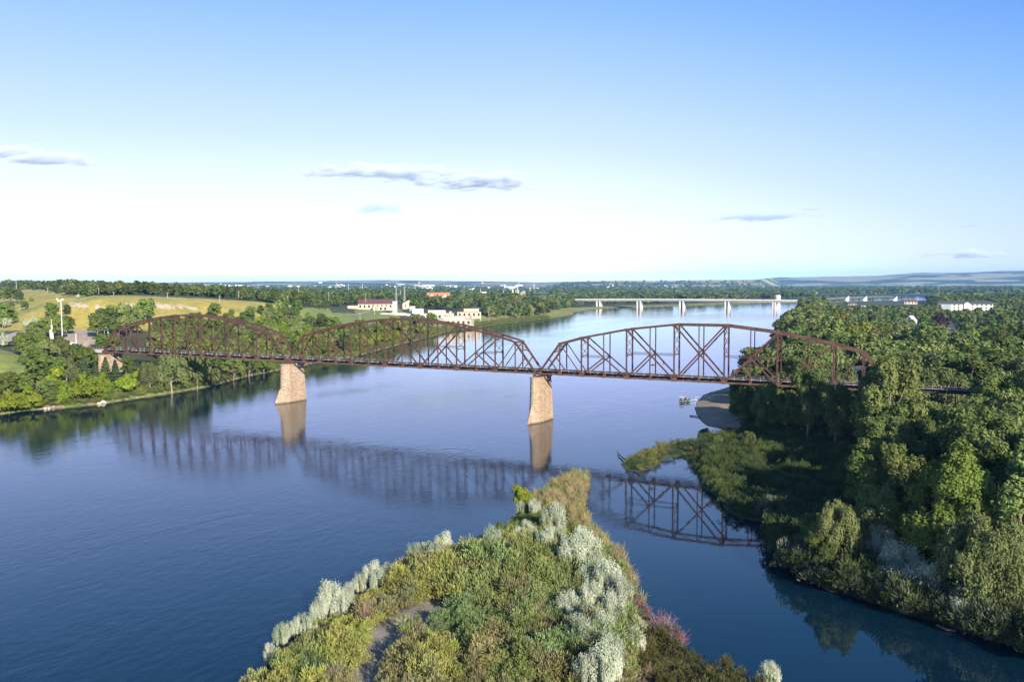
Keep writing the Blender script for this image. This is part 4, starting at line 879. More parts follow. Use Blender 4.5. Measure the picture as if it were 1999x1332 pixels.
for i in range(len(x)):
    if onsand[i] and rng.random() > .04: continue
    if reed[i]: rd.append((x[i], y[i], z[i], rng.uniform(.8, 1.4), (.36, .30, .15) if nn[i] > .42 else (.26, .28, .11)))
    elif purple[i]: rd.append((x[i], y[i], z[i], rng.uniform(.8, 1.4), (.27, .15, .17)))
    elif sdp[i] > .4:
        left = u[i] < 900 or (v[i] < 1110 and u[i] < 1100)
        c = (.31, .32, .095) if left else (.21, .25, .09)
        if nn[i] < .38: c = (.25, .24, .11)
        if nn[i] > .62: c = (.19, .255, .11)
        if u[i] > 1240: c = (.10, .10, .04)
        s = rng.uniform(.6, 1.35)*(.55+1.3*na_[i])*(1.2 if v[i] > 1100 else .9)
        if v[i] < 1060: s *= .7; c = (.16, .22, .05)
        if sdp[i] < 4 and u[i] < 1000: s *= .6
        if u[i] > 1225:
            if sdp[i] < 1.8: continue
            s *= .55
        if rng.random() < .03: rd.append((x[i], y[i], z[i], s*1.1, (.26, .19, .14))); continue
        wl.append((x[i], y[i], z[i], s, c))
thicket('tan_reeds', 'tan and purplish reeds at the tip and right edge of the foreground spit', 'reeds', rd, TR, 2)
silv = []
for k, (uu_, vv_, r_) in enumerate([(530, 1280, 14), (550, 1240, 15), (574, 1226, 14), (592, 1212, 12), (605, 1220, 14), (645, 1180, 24), (625, 1192, 16), (676, 1190, 16), (681, 1152, 11), (705, 1140, 14), (725, 1132, 20), (738, 1144, 16), (753, 1112, 10), (810, 1093, 17), (833, 1090, 16), (853, 1098, 20), (865, 1074, 19), (882, 1106, 12), (900, 1082, 11), (717, 1228, 10),
        (961, 1063, 18), (971, 1112, 12), (1032, 1046, 16), (1015, 1058, 15), (1066, 1067, 20), (1090, 1056, 15), (1080, 1026, 24), (1017, 997, 10), (1044, 997, 12), (1117, 1097, 27), (1146, 1084, 28), (1163, 1114, 20), (1151, 1141, 22), (1188, 1148, 28), (1212, 1168, 24), (1151, 1185, 24), (1110, 1199, 22), (1199, 1206, 24), (1120, 1219, 17), (1153, 1226, 24), (1138, 1257, 28), (1182, 1246, 26), (1246, 1230, 14), (1239, 1263, 20), (1192, 1291, 26), (1178, 1322, 32), (1146, 1328, 26), (1500, 1330, 18), (964, 1255, 8), (1022, 1255, 9)]):
    if uu_ < 620: lab, gp = 'small silver shrub on the lower left shore of the foreground spit', 'silver shrubs on the lower left shore of the spit'
    elif uu_ < 770: lab, gp = 'silver white shrub midway along the left shore of the foreground spit', 'silver shrubs midway along the left shore'
    elif uu_ < 910: lab, gp = 'silver white shrub in the upper row on the left shore of the spit', 'silver shrubs in the upper left row'
    elif vv_ < 1075: lab, gp = 'silver shrub near the reedy tip of the foreground spit', 'silver shrubs near the reedy tip'
    elif uu_ > 1090 and vv_ < 1180: lab, gp = 'large pale silver shrub on the upper right shore of the spit', 'silver shrubs on the upper right shore'
    else: lab, gp = 'pale silver shrub among the lower right willows of the spit', 'silver shrubs among the lower right willows'
    if (uu_, vv_) == (1500, 1330): lab, gp = 'lone pinkish silver shrub at the bottom edge right of the spit', None
    if (uu_, vv_) == (717, 1228): lab, gp = 'small silver shrub beside the bare sand patch', None
    if (uu_, vv_) == (645, 1180): lab, gp = 'largest silver shrub on the left shore of the spit', None
    if (uu_, vv_) == (964, 1255): lab, gp = 'tiny silver sprig alone among the willows, left one', None
    if (uu_, vv_) == (1022, 1255): lab, gp = 'tiny silver sprig alone among the willows, right one', None
    p = hit(uu_, vv_+r_*1.0); dd_ = math.dist(p, (CX, CY, CZ)); plant('silver', p, r_*2.75*dd_/F, lab, gp, .80, k); silv.append((p[0], p[1], r_*.75*dd_/F))
wl = [q for q in wl if all(math.hypot(q[0]-a-.8, q[1]-b+1.2) > c*.95 for a, b, c in silv)]
thicket('willow_thicket', 'dense olive green sandbar willows covering the foreground spit', 'willow thicket', wl, TW, 1)
for k, (uu_, vv_, hp, lab, kd) in enumerate([(1020, 992, 48, 'upright green willow bush alone left of the reedy tip', 'bright'), (1122, 1185, 22, 'small bright yellow green bush between silver shrubs', 'bright'), (945, 1090, 26, 'bright green bush left of the willows by the shore', 'bright'), (1000, 1075, 24, 'green leafy bush below the silver shrubs near the tip', 'bright'), (905, 1120, 26, 'green leafy bush at the left shore beside silver shrubs', 'bright'), (1040, 1030, 22, 'low green bush near the spit tip', 'bright'), (975, 1040, 20, 'green bush on the shadowed shore near the tip', 'dark')]):
    p = hit(uu_, vv_); dd_ = math.dist(p, (CX, CY, CZ)); plant(kd, p, hp*1.15*dd_/F, lab, None, .8, k)
# marsh on the west bank
marsh_poly = [q for q in W2([(1212, 908), (1234, 895), (1260, 883), (1290, 872), (1325, 864), (1362, 863), (1400, 858), (1450, 852), (1530, 858), (1610, 872), (1660, 905), (1720, 950), (1690, 1000), (1620, 1040), (1560, 1085), (1530, 1080), (1518, 1066), (1525, 1052), (1545, 1038), (1535, 1022), (1515, 1013), (1495, 1020), (1472, 1018), (1443, 1011), (1418, 998), (1408, 978), (1395, 966), (1370, 952), (1362, 930), (1349, 909), (1336, 896), (1313, 892), (1293, 899), (1278, 912), (1252, 922), (1225, 920)])]
x, y, z, u, v = jitter_area(marsh_poly, 1.25, 33); nn = fbm(x/8, y/8, 3); mp = []; 
dit = seg_dist(x, y, W2([(1490, 905), (1520, 925), (1545, 937), (1580, 945), (1625, 962), (1660, 975)], 1), False)
for i in range(len(x)):
    if dit[i] < 2.4 or z[i] < 0: continue
    edge = u[i] < 1365 or (u[i] < 1460 and v[i] > 900)
    c = (.10, .13, .045) if nn[i] > .5 else (.07, .10, .04)  # greens darkened to stand in for the shade of the neighbouring trees
    if u[i] < 1365 and nn[i] > .45: c = (.19, .19, .06)
    if u[i] < 1375 and rng.random() < .35: continue
    mp.append((x[i], y[i], max(z[i], 0), rng.uniform(.6, 1.5)*(.62 if u[i] < 1375 else 1.0), c))
thicket('marsh_growth', 'green marsh willows and reeds on the shaded shore across the channel', 'marsh plants', mp, [TW[0], TG[1], TG[0], TR[1], TW[2]], 5)
for P in ISL:
    pass
x, y, z, u, v = jitter_area(ISL[0], .9, 35)
thicket('islet_grass', 'grass clump on the tiny islet beside the sand point', 'grass', [(a, b, max(c, 0), .6, (.09, .13, .05)) for a, b, c in zip(x, y, z)], TG, 6)
# bank undergrowth
def strip_spots(poly, lo, hi, step, seed, cols, smin, smax, flt):
    r = np.random.default_rng(seed); out = []
    for a, b in zip(poly[:-1], poly[1:]):
        L_ = math.dist(a, b); n = int(L_/step)+1
        for k in range(n):
            for rep in range(5):
                t = (k+r.random())/n; x_, y_ = a[0]+(b[0]-a[0])*t, a[1]+(b[1]-a[1])*t; dx, dy = b[0]-a[0], b[1]-a[1]; q = lo+(hi-lo)*r.random()**2
                out.append((x_-dy/L_*q, y_+dx/L_*q)); out.append((x_+dy/L_*q, y_-dx/L_*q))
    o = np.array(out); s = shore_dist(o[:, 0], o[:, 1]); z_ = height(o[:, 0], o[:, 1], s); uu1, vv1 = project(np.c_[o, z_]); ok = (s > (lo*.8 if lo > .5 else -.7)) & flt(uu1, vv1, o); z_ = np.maximum(z_, 0)
    return [(o[i, 0], o[i, 1], z_[i], r.uniform(smin, smax), cols[int(r.integers(len(cols)))]) for i in np.nonzero(ok)[0]]
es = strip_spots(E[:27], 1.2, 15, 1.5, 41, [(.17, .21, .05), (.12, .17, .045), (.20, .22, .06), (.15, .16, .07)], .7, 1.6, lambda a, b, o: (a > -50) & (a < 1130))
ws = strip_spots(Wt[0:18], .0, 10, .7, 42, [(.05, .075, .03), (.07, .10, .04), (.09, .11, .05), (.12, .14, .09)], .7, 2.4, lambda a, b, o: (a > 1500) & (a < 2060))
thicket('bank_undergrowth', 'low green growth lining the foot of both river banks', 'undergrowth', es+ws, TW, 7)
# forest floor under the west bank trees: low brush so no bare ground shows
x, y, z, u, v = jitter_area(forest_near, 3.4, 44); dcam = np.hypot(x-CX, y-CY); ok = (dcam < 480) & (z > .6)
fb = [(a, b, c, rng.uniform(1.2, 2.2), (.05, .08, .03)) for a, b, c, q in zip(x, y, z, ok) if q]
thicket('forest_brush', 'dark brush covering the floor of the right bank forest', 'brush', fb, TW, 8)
# dry bare shrubs
def bare(u_, v_, hpx, lab, mat='drytwig', n=26):
    p = hit(u_, v_); h_ = hpx*math.dist(p, (CX, CY, CZ))/F; e = empty('bare_shrub', p, lab, 'shrub'); m_ = MB()
    for k in range(n):
        a = random.random()*6.28; t = random.uniform(.15, .75); tip = Vector((math.cos(a)*t*h_, math.sin(a)*t*h_, h_*random.uniform(.55, 1))); mid = tip*.5+Vector((0, 0, .08*h_))
        m_.tube([(0, 0, 0), mid, tip], [.05, .035, .012], 4)
        for q in range(4): b = mid+(tip-mid)*random.random(); m_.tube([b, b+Vector((random.uniform(-.2, .2), random.uniform(-.2, .2), random.uniform(.05, .25)))*h_], [.022, .008], 3)
    m_.build('twigs', M[mat], e)
bare(1855, 1222, 34, 'leafless grey shrub at the water in the lower right'); bare(1945, 1246, 36, 'leafless shrub beside the water right of the grey one'); bare(1985, 1250, 24, 'leafless shrub at the right edge by the water')
M['pinktwig'] = simple('pink_twigs', (.30, .20, .21), .9, scale=3)
bare(1292, 1252, 46, 'pinkish bare shrub on the right shore of the spit', 'pinktwig', 60); bare(1318, 1268, 30, 'small pinkish bare shrub at the water right of the spit', 'pinktwig', 30)
bare(1768, 850, 40, 'dead pale branches among the forest crowns', 'palebark', 14)
bare(1905, 1000, 60, 'dead bare top standing among crowns at far right', 'palebark', 12); bare(1690, 940, 50, 'bare dead snag at the back edge of the marsh', 'palebark', 12)

# ------------------------------------------------------------------ river details
def log_px(pts, r0, lab, z=.25):
    P = [Vector(on_z(a, b, z)) for a, b in pts]; e0 = P[0].copy(); m_ = MB(); rs = [r0*(1-.6*i/(len(P)-1)) for i in range(len(P))]
    m_.tube([p-e0 for p in P], rs, 7)
    for i in range(1, len(P)): m_.tube([P[i]-e0, P[i]-e0+Vector((random.uniform(-1, 1), random.uniform(-1, 1), random.uniform(.4, 1.2)))], [rs[i]*.5, .03], 4)
    o = m_.build('driftwood_log', M['log']); o.location = e0; tag(o, lab, 'log')
log_px([(1347, 812), (1358, 813), (1366, 815), (1372, 817)], .22, 'dark log lying in the water left of the sand point')
log_px([(1372, 773), (1380, 770), (1390, 765)], .25, 'log resting on the upper edge of the sand point')
log_px([(1225, 900), (1216, 895), (1209, 888), (1206, 882)], .3, 'curved driftwood trunk with a raised end at the marsh finger tip', .5)
log_px([(378, 757), (395, 756), (412, 753), (418, 752)], .3, 'pale driftwood trunk along the east waterline')
for k, (a, b, s, lab) in enumerate([(201, 787, 1.5, 'large pale rock at the east waterline, left of its pair'), (219, 783, 1.2, 'pale rock at the east waterline, right of its pair'), (193, 789, 1.0, 'flat pale rock beside the larger pair'), (88, 799, .8, 'small pale stone leftmost at the waterline'), (95, 798, .7, 'small pale stone in the middle of its row at the waterline'), (104, 796, 1.0, 'pale stone right end of the row at the waterline')]):
    p = on_z(a, b, .2); m_ = MB(); r = random.Random(k); ring = []
    for j, (zz, q) in enumerate([(-.4, .9), (.1, 1.1), (.5, .8), (.8, .4)]):
        for t in range(8): an = t*.785+.2*j; m_.v.append((math.cos(an)*q*s*r.uniform(.8, 1.2), math.sin(an)*q*s*.8*r.uniform(.8, 1.2), zz*s))
    for j in range(3):
        for t in range(8): t2 = (t+1) % 8; m_.f.append((j*8+t, j*8+t2, j*8+8+t2, j*8+8+t))
    m_.f.append(tuple(24+t for t in range(8))); o = m_.build('river_rock', M['rock']); o.location = p; tag(o, lab, 'rock')
log_px([(1612, 1150), (1624, 1156), (1636, 1158)], .22, 'short log lying at the channel edge below the feathery willow')
log_px([(1830, 1222), (1846, 1230), (1866, 1234)], .25, 'log lying at the channel edge beside the leafless shrubs')
log_px([(1268, 1205), (1276, 1214), (1280, 1224)], .2, 'pale stick of driftwood at the right shore of the spit')
# dock and boats at the sand point
pd = Vector(on_z(1331, 784, 0)); pe_ = Vector(on_z(1362, 783, 0)); ax = (pe_-pd); Ld = ax.length; rz = math.atan2(ax.y, ax.x)
dock = empty('dock', tuple(pd+ax.normalized()*3), 'narrow metal dock running from the sand point to moored boats', 'dock', None, rz)
MB().box(0, Ld-2, -.6, .6, .45, .55).build('deck', M['alu'], dock)
m_ = MB()
for k in range(5):
    for s in (-.56, .56): m_.box(3.5+k*1.6-.04, 3.5+k*1.6+.04, s-.04, s+.04, -1, 1.9)
m_.box(3.4, 10, -.58, -.53, 1.8, 1.88); m_.build('railing', M['alu'], dock)
def boat(loc, rz, lab, canopy):
    e = empty('pontoon_boat', loc, lab, 'boat', None, rz); m_ = MB()
    for s in (-.85, .85): m_.tube([(-2.4, s, .15), (2.2, s, .15), (2.9, s, .4)], [.32, .32, .1], 10)
    m_.build('pontoon', M['hull'], e); MB().box(-2.4, 2.4, -1.15, 1.15, .47, .6).build('deck', M['alu'], e)
    f = MB().box(-2.3, 2.3, -1.12, -1.07, .6, 1.25).box(-2.3, 2.3, 1.07, 1.12, .6, 1.25).box(2.25, 2.3, -1.07, 1.07, .6, 1.25).box(-2.3, -2.25, -1.07, 1.07, .6, 1.25); f.build('side_panel', M['hull'], e)
    MB().box(-1.9, -1.2, -.9, .9, .6, 1.05).box(.9, 1.6, -.9, -.2, .6, 1.1).build('seat', M['white'], e)
    if canopy:
        MB().box(-2.0, .8, -1.05, 1.05, 2.2, 2.27).build('canopy', M['white'], e)
        q = MB()
        for a in (-1.9, .7):
            for s in (-1, 1): q.beam((a, s, 1.25), (a, s, 2.2), .04, .04)
        q.build('canopy_frame', M['alu'], e)
    MB().box(-2.75, -2.4, -.2, .2, .1, 1.1).build('outboard_motor', M['hull'], e)
    return e
boat(on_z(1331, 785, 0), rz+1.2, 'moored boat with a pale roof at the outer end of the dock', True)
boat(on_z(1341, 784, 0), rz+1.3, 'open moored boat carrying a seated person beside the dock', False)
# person seated in the second boat
def person(loc, rz, lab):
    e = empty('person', loc, lab, 'person', None, rz)
    J = {'pelvis': (0, 0, .12), 'waist': (0, 0, .28), 'chest': (.02, 0, .50), 'neck': (.03, 0, .66), 'head': (.05, 0, .80), 'top': (.05, 0, .88), 'sl': (0, .18, .60), 'el': (.12, .24, .36), 'wl': (.33, .16, .30), 'sr': (0, -.18, .60), 'er': (.12, -.24, .36), 'wr': (.33, -.16, .30), 'hl': (.03, .1, .1), 'kl': (.42, .13, .12), 'al': (.46, .13, -.30), 'fl': (.60, .13, -.34), 'hr': (.03, -.1, .1), 'kr': (.42, -.13, .12), 'ar': (.46, -.13, -.30), 'fr': (.60, -.13, -.34)}
    E_ = [('pelvis', 'waist'), ('waist', 'chest'), ('chest', 'neck'), ('neck', 'head'), ('head', 'top'), ('chest', 'sl'), ('sl', 'el'), ('el', 'wl'), ('chest', 'sr'), ('sr', 'er'), ('er', 'wr'), ('pelvis', 'hl'), ('hl', 'kl'), ('kl', 'al'), ('al', 'fl'), ('pelvis', 'hr'), ('hr', 'kr'), ('kr', 'ar'), ('ar', 'fr')]
    ks = list(J); me = bpy.data.meshes.new('body'); me.from_pydata([J[k] for k in ks], [(ks.index(a), ks.index(b)) for a, b in E_], []); me.materials.append(M['cardark'])
    o = put('body', me, e); sk = o.modifiers.new('skin', 'SKIN'); R_ = {'pelvis': .14, 'waist': .13, 'chest': .15, 'neck': .06, 'head': .10, 'top': .07, 'kl': .07, 'kr': .07, 'al': .05, 'ar': .05}
    for i, k in enumerate(ks): r = R_.get(k, .055); me.skin_vertices[0].data[i].radius = (r, r)
    me.skin_vertices[0].data[0].use_root = True; o.modifiers.new('sub', 'SUBSURF').levels = 1
pb = on_z(1341, 784, 0); person((pb[0], pb[1], 1.1), rz+1.5, 'person in dark clothes sitting in the open boat by the dock')

# ------------------------------------------------------------------ buildings
def gable_box(mbw, mbr, x0, x1, y0, y1, z0, z1, rh, ov=.5):
    mbw.box(x0, x1, y0, y1, z0, z1); ym = (y0+y1)/2
    mbw.add([(x0, y0, z1), (x0, y1, z1), (x0, ym, z1+rh), (x1, y0, z1), (x1, y1, z1), (x1, ym, z1+rh)], [(0, 2, 1), (3, 4, 5)])
    k = rh/(ym-y0); a, b, c, d = x0-ov, x1+ov, y0-ov, y1+ov; zl = z1-ov*k; t = .25
    mbr.add([(a, c, zl), (b, c, zl), (b, ym, z1+rh), (a, ym, z1+rh), (a, d, zl), (b, d, zl), (a, c, zl+t), (b, c, zl+t), (b, ym, z1+rh+t), (a, ym, z1+rh+t), (a, d, zl+t), (b, d, zl+t)],
            [(0, 3, 2, 1), (3, 4, 5, 2), (6, 7, 8, 9), (9, 8, 11, 10), (0, 1, 7, 6), (5, 4, 10, 11), (1, 2, 8, 7), (2, 5, 11, 8), (3, 0, 6, 9), (4, 3, 9, 10)])
FACE = YAW  # a facade that looks back up the river towards -y of the local frame
def bld(name, u_, v_, wpx, hm, depth, lab, wall, roof, gable=0, turn=0.0, rows=2, cols=6, group=None, cat='building', base=None, dforce=None, win='glass', annex=None):
    p = hit(u_, v_) if dforce is None else at_d(u_, v_, dforce); d = math.dist(p, (CX, CY, CZ)); wd = wpx*d/F
    azp = math.atan2(p[0]-CX, p[1]-CY); e = empty(name, (p[0], p[1], p[2]-.6), lab, cat, group, -azp+turn)
    bw = MB(); br_ = MB()
    if gable: gable_box(bw, br_, -wd/2, wd/2, 0, depth, 0, hm, gable)
    else: bw.box(-wd/2, wd/2, 0, depth, 0, hm); br_.box(-wd/2-.3, wd/2+.3, -.3, depth+.3, hm+.003, hm+.5)
    bw.build('wall', M[wall], e); br_.build('roof', M[roof], e)
    if rows and cols:
        for r in range(rows):
            for c in range(cols):
                x = -wd/2+wd*(c+.5)/cols; z = .6+(hm-.6)*(r+.35)/rows; ww = wd/cols*.22; hh = (hm-.6)/rows*.24
                MB().box(x-ww, x+ww, -.06, .12, z, z+2*hh).build('window', M[win], e)
                # side wall windows toward the sun
        for r in range(rows):
            for c in range(2):
                y = depth*(c+.5)/2; z = .6+(hm-.6)*(r+.35)/rows; hh = (hm-.6)/rows*.24
                MB().box(wd/2-.12, wd/2+.06, y-.8, y+.8, z, z+2*hh).build('window', M[win], e)
    return e, wd, d
e, wd, d = bld('brown_roof_building', 733, 605, 66, 8.5, 20, 'cream building under a long brown red roof on the rise above the water plant', 'cream', 'redroof', 6, -.05, 1, 8)
MB().box(-wd/2-14, -wd/2-.01, 1, 14, 0, 6).build('wing', M['cream'], e); MB().box(-3, 18, -10, -.01, 0, 5).box(-2.5, 17.5, -9.5, -.5, 5.002, 5.4).build('front_annex', M['cream'], e)
for x in (0, 6, 12): MB().box(x, x+3, -10.06, -9.9, .6, 4).build('garage_door', M['orange'] if x == 0 else M['glass'], e)
e, wd, d = bld('gable_hall', 785, 603, 14, 8, 18, 'cream gable ended hall at the right end of the brown roofed building', 'cream', 'redroof', 5, -1.45, 1, 2)
e, wd, d = bld('orange_roof_building', 856, 588, 44, 9, 18, 'building with orange tile roof and dormers among town trees', 'cream', 'orangeroof', 7, 0, 1, 6, dforce=1550)
for x in (-12, 0, 12):
    dm = MB(); dr = MB(); gable_box(dm, dr, x-2, x+2, .5, 7, 9.6, 12, 1.6, .3); dm.build('dormer', M['white'], e)
e, wd, d = bld('water_plant_hall', 808, 626, 155, 8.5, 30, 'long low cream waterworks hall with a pale flat roof on the bank', 'cream', 'lightroof', 0, 0, 1, 14, dforce=1075)
MB().box(-wd*.5+8, -wd*.1, 4, 24, 9.003, 9.8).build('roof_deck', M['lightroof'], e); MB().box(wd*.18, wd*.4, 8, 24, 9.003, 13).build('penthouse', M['cream'], e)
MB().box(-wd*.02, wd*.12, 6, 20, 9.003, 15).build('penthouse', M['white'], e)
MB().tube([(-wd*.02, 26, 0), (-wd*.02, 26, 18)], [4, 4], 20).build('round_turret', M['white'], e, False)
e, wd, d = bld('water_plant_wing', 885, 638, 70, 8.5, 26, 'stepped cream wing at the river end of the waterworks', 'cream', 'lightroof', 0, -.15, 1, 7)
MB().box(-wd*.3, wd*.3, 5, 20, 9.003, 12.5).build('penthouse', M['cream'], e); MB().tube([(-wd*.12, 9, 12), (-wd*.12, 9, 18)], [1.6, 1.6], 14).build('vent_stack', M['cream'], e)
e, wd, d = bld('white_silo_block', 771, 613, 8, 16, 6, 'tall blank white tower rising beside the mowed mound', 'white', 'white', 0, 0, 0, 0)
e, wd, d = bld('pump_house', 916, 622, 46, 9, 16, 'cream pump house with orange doors and a raised clerestory', 'cream', 'redroof', 0, .05, 1, 5)
MB().box(-wd*.22, wd*.42, 3, 13, 9.503, 13).build('clerestory', M['cream'], e); MB().box(-wd*.24, wd*.44, 2.6, 13.4, 13.002, 13.5).build('clerestory_roof', M['orangeroof'], e)
for x in (-wd*.38, wd*.0): MB().box(x, x+3.4, -.10, -.005, .6, 5).build('door', M['orange'], e)
e, wd, d = bld('glass_office', 947, 581, 34, 9, 20, 'dark blue glass office block with a white stair core', 'blueglass', 'greyroof', 0, .1, 0, 0, dforce=2300)
MB().box(-wd*.18, wd*.08, -.8, 12, 0, 16).build('stair_core', M['white'], e)
for k in range(6): MB().box(-wd/2+k*wd/6+.3, -wd/2+k*wd/6+.9, -.2, -.01, .5, 8.7).build('mullion', M['galv'], e)
bld('flat_white_house', 908, 578.5, 16, 5, 12, 'low white flat roofed building left of the glass office', 'cream', 'lightroof', 0, 0, 1, 3, dforce=2300)
# west bank
e, wd, d = bld('apartment_block', 1885, 609, 84, 13, 18, 'three storey pale apartment block with a dark hipped roof beyond the forest', 'white', 'greyroof', 4, .18, 3, 12, base=5)
gw, gr = MB(), MB(); gw.box(-3, 6, -2.2, -.01, 0, 13); gw.add([(-3, -2.2, 13), (6, -2.2, 13), (1.5, -2.2, 16.2), (-3, -.01, 13), (6, -.01, 13), (1.5, -.01, 16.2)], [(0, 1, 2), (3, 5, 4), (0, 2, 5, 3), (1, 4, 5, 2)]); gw.build('gable_bay', M['white'], e)
MB().box(-wd/2-.01, -wd*.28, -1.4, -.07, 0, 12.6).build('grey_wing', M['greywall'], e); MB().box(-wd*.12, -wd*.05, -.9, -.07, 0, 12.4).build('bay', M['white'], e)  # left wing coloured grey, bay kept white
e, wd, d = bld('low_annex', 1935, 606, 34, 6, 20, 'low white annex stepping down right of the apartment block', 'white', 'lightroof', 0, .2, 1, 4)
for a_, b_, h_ in [(1836, 642, 34)]: tree_px('purple', a_, b_, h_, 'dark purple leaved tree among the town trees at right', None, .9)
bld('white_gable_house', 1786, 640, 14, 8, 9, 'bright white gabled house wall poking out of the forest', 'white', 'lightroof', 5, 1.1, 0, 0)
bld('cream_lodge', 1664, 600, 17, 7, 14, 'cream stepped lodge at the far river edge', 'cream', 'greyroof', 4, .6, 2, 3)
bld('grey_roof_shed', 1689, 603, 14, 4, 14, 'long pale grey shed by the far river edge', 'white', 'lightroof', 2, 0, 1, 4)
bld('marina_building', 1752, 603, 24, 5, 20, 'white building with a dark gabled roof near the blue bridge pier', 'white', 'greyroof', 4, 0, 1, 4)
bld('river_lodge', 1778, 594, 22, 6, 18, 'tan building with an overhanging roof under the blue bridge', 'cream', 'redroof', 4, .3, 1, 4)
bld('white_warehouse', 1968, 595, 34, 7, 40, 'white warehouse roof at the right edge beyond the trees', 'white', 'lightroof', 4, .15, 0, 0)
bld('white_store', 1993, 590, 30, 7, 40, 'second white warehouse cut by the right edge of the photo', 'white', 'lightroof', 3, .1, 0, 0)
bld('slate_house', 1672, 756, 26, 6.5, 11, 'slate blue house with white framed windows seen through the last truss panels', 'bluewall', 'greyroof', 3.5, -.2, 2, 3, win='white')
bld('dark_roof_garage', 1697, 768, 34, 3.6, 9, 'low building with a dark roof right of the slate blue house', 'greywall', 'greyroof', 2.6, -.35, 0, 0)
for k, (a, b, wpx, lab) in enumerate([(1799, 572.5, 10, 'pair of white houses across the water, left one'), (1812, 572.8, 7, 'pair of white houses across the water, right one'), (1742, 571, 8, 'small house with a white wall behind the blue bridge, leftmost'), (1753, 571, 8, 'small house behind the blue bridge, middle of three'), (1777, 571.5, 9, 'small house behind the blue bridge, rightmost of three'),
                                      (1935, 569, 8, 'far white house on the upper river row, leftmost'), (1948, 571.5, 12, 'far white house on the upper river row, second'), (1970, 570, 9, 'far white house on the upper river row, third'), (1997, 571, 10, 'far white house on the upper river row at the photo edge'), (1943, 590, 12, 'pale roofed house left of the white warehouse')]):
    bld('far_house', a, b, wpx, 7, 12, lab, 'white' if k % 2 == 0 else 'cream', ('greyroof', 'redroof', 'lightroof')[k % 3], 4, .3*k, 1, 3)
# distant town
pr_b = []
for k, (w_, h_, dp, rf) in enumerate([(30, 9, 22, 'lightroof'), (16, 7, 14, 'greyroof'), (60, 8, 40, 'lightroof')]):
    e = empty('distant_building', (0, 0, 0), 'x', 'building'); bw = MB(); bq = MB()
    if k == 1: gable_box(bw, bq, -w_/2, w_/2, 0, dp, 0, h_, 4)
    else: bw.box(-w_/2, w_/2, 0, dp, 0, h_); bq.box(-w_/2-.4, w_/2+.4, -.4, dp+.4, h_+.003, h_+.8)
    bw.build('wall', M['white'], e); bq.build('roof', M[rf], e); pr_b.append(e)
rt_ = random.Random(8); first = [True]*3
zones = [(380, 620, 554.5, 560, 34, 'tiny pale building of the distant town on the left horizon', 'distant town buildings on the left horizon'), (620, 860, 553, 563, 44, 'tiny pale building of the distant town over the water plant', 'distant town buildings over the water plant'), (860, 1060, 553, 562, 26, 'tiny pale building of the distant town over the middle trees', 'distant town buildings over the middle trees'), (1100, 1420, 553.5, 556.5, 14, 'tiny pale building at the foot of the far hills', 'buildings at the foot of the far hills')]
for u0_, u1_, va, vb, n, lab, gp in zones:
    for i in range(n):
        u_ = rt_.uniform(u0_, u1_); d_ = 1/rt_.uniform(1/11000, 1/4500) if u0_ < 1100 else rt_.uniform(6000, 7600); azz = YAW+math.atan((u_-999.5)/F); x_ = CX+math.sin(azz)*d_; y_ = CY+math.cos(azz)*d_
        k = rt_.choice([0, 1, 1, 2]); o = pr_b[k]
        if first[k]: first[k] = False
        else:
            c = o.copy(); link(c)
            for ch in o.children: q = ch.copy(); link(q); q.parent = c
            o = c
        s = rt_.uniform(.5, 1.1)*(1 if d_ < 6000 else 1.6); o.location = (x_, y_, hz(x_, y_)+2); o.rotation_euler = (0, 0, -azz+rt_.uniform(-.5, .5)); o.scale = (s, s, s*rt_.uniform(.8, 1.3)); o['label'] = lab; o['group'] = gp
# ------------------------------------------------------------------ road bridge far downstream
pA = on_z(1170, 600.9); pB = on_z(1512, 603.8); A = Vector(pA); B = Vector(pB); rb = empty('road_bridge', tuple(A), 'long white concrete road bridge on paired piers crossing far downstream', 'bridge', None, math.atan2(B.y-A.y, B.x-A.x)); Lr = (B-A).length; S4 = Lr/4
PX = []
for u_ in (1170, 1249, 1332, 1420.5, 1512):
    q = ray(u_, 600); den = q[0]*(B.y-A.y)-q[1]*(B.x-A.x); PX.append(((q[0]*(CY-A.y)-q[1]*(CX-A.x))/den)*Lr)
nseg = 40; gm_ = MB(); dk_ = MB(); rl_ = MB()
xs = [-S4*1.5+(PX[4]+62+S4*1.5)*i/nseg for i in range(nseg+1)]
def zr(x): return 18.6-.00002*(x-S4*1.7)**2*1.15
for a, b in zip(xs[:-1], xs[1:]):
    za, zb_ = zr(a), zr(b)
    def slab(m_, y0, y1, t0, t1):
        m_.add([(a, y0, za+t0), (b, y0, zb_+t0), (b, y1, zb_+t0), (a, y1, za+t0), (a, y0, za+t1), (b, y0, zb_+t1), (b, y1, zb_+t1), (a, y1, za+t1)], [(0, 3, 2, 1), (4, 5, 6, 7), (0, 1, 5, 4), (2, 3, 7, 6)])
    slab(dk_, -12, 12, -.7, 0); 
    for y in (-8, 0, 8): slab(gm_, y-1.5, y+1.5, -3.0, -.702)
    slab(rl_, -12, -11.7, .003, 1.2); slab(rl_, 11.7, 12, .003, 1.2)
dko = dk_.build('deck', M['white'], rb); rl_.build('parapet', M['concrete'], dko); gm_.build('girder', M['white'], rb)
for k in range(5):
    pr = MB()
    for s in (-1, 1):
        x = PX[k]+s*(3.4 if k < 4 else 2.2); z = zr(x)-3.0; pr.add([(x-1.3, -8, -3), (x+1.3, -8, -3), (x+1.3, 8, -3), (x-1.3, 8, -3), (x-1.3, -9, z), (x+1.3, -9, z), (x+1.3, 9, z), (x-1.3, 9, z)], [(0, 3, 2, 1), (4, 5, 6, 7), (0, 1, 5, 4), (1, 2, 6, 5), (2, 3, 7, 6), (3, 0, 4, 7)])
    pr.build('pier', M['white'], rb)
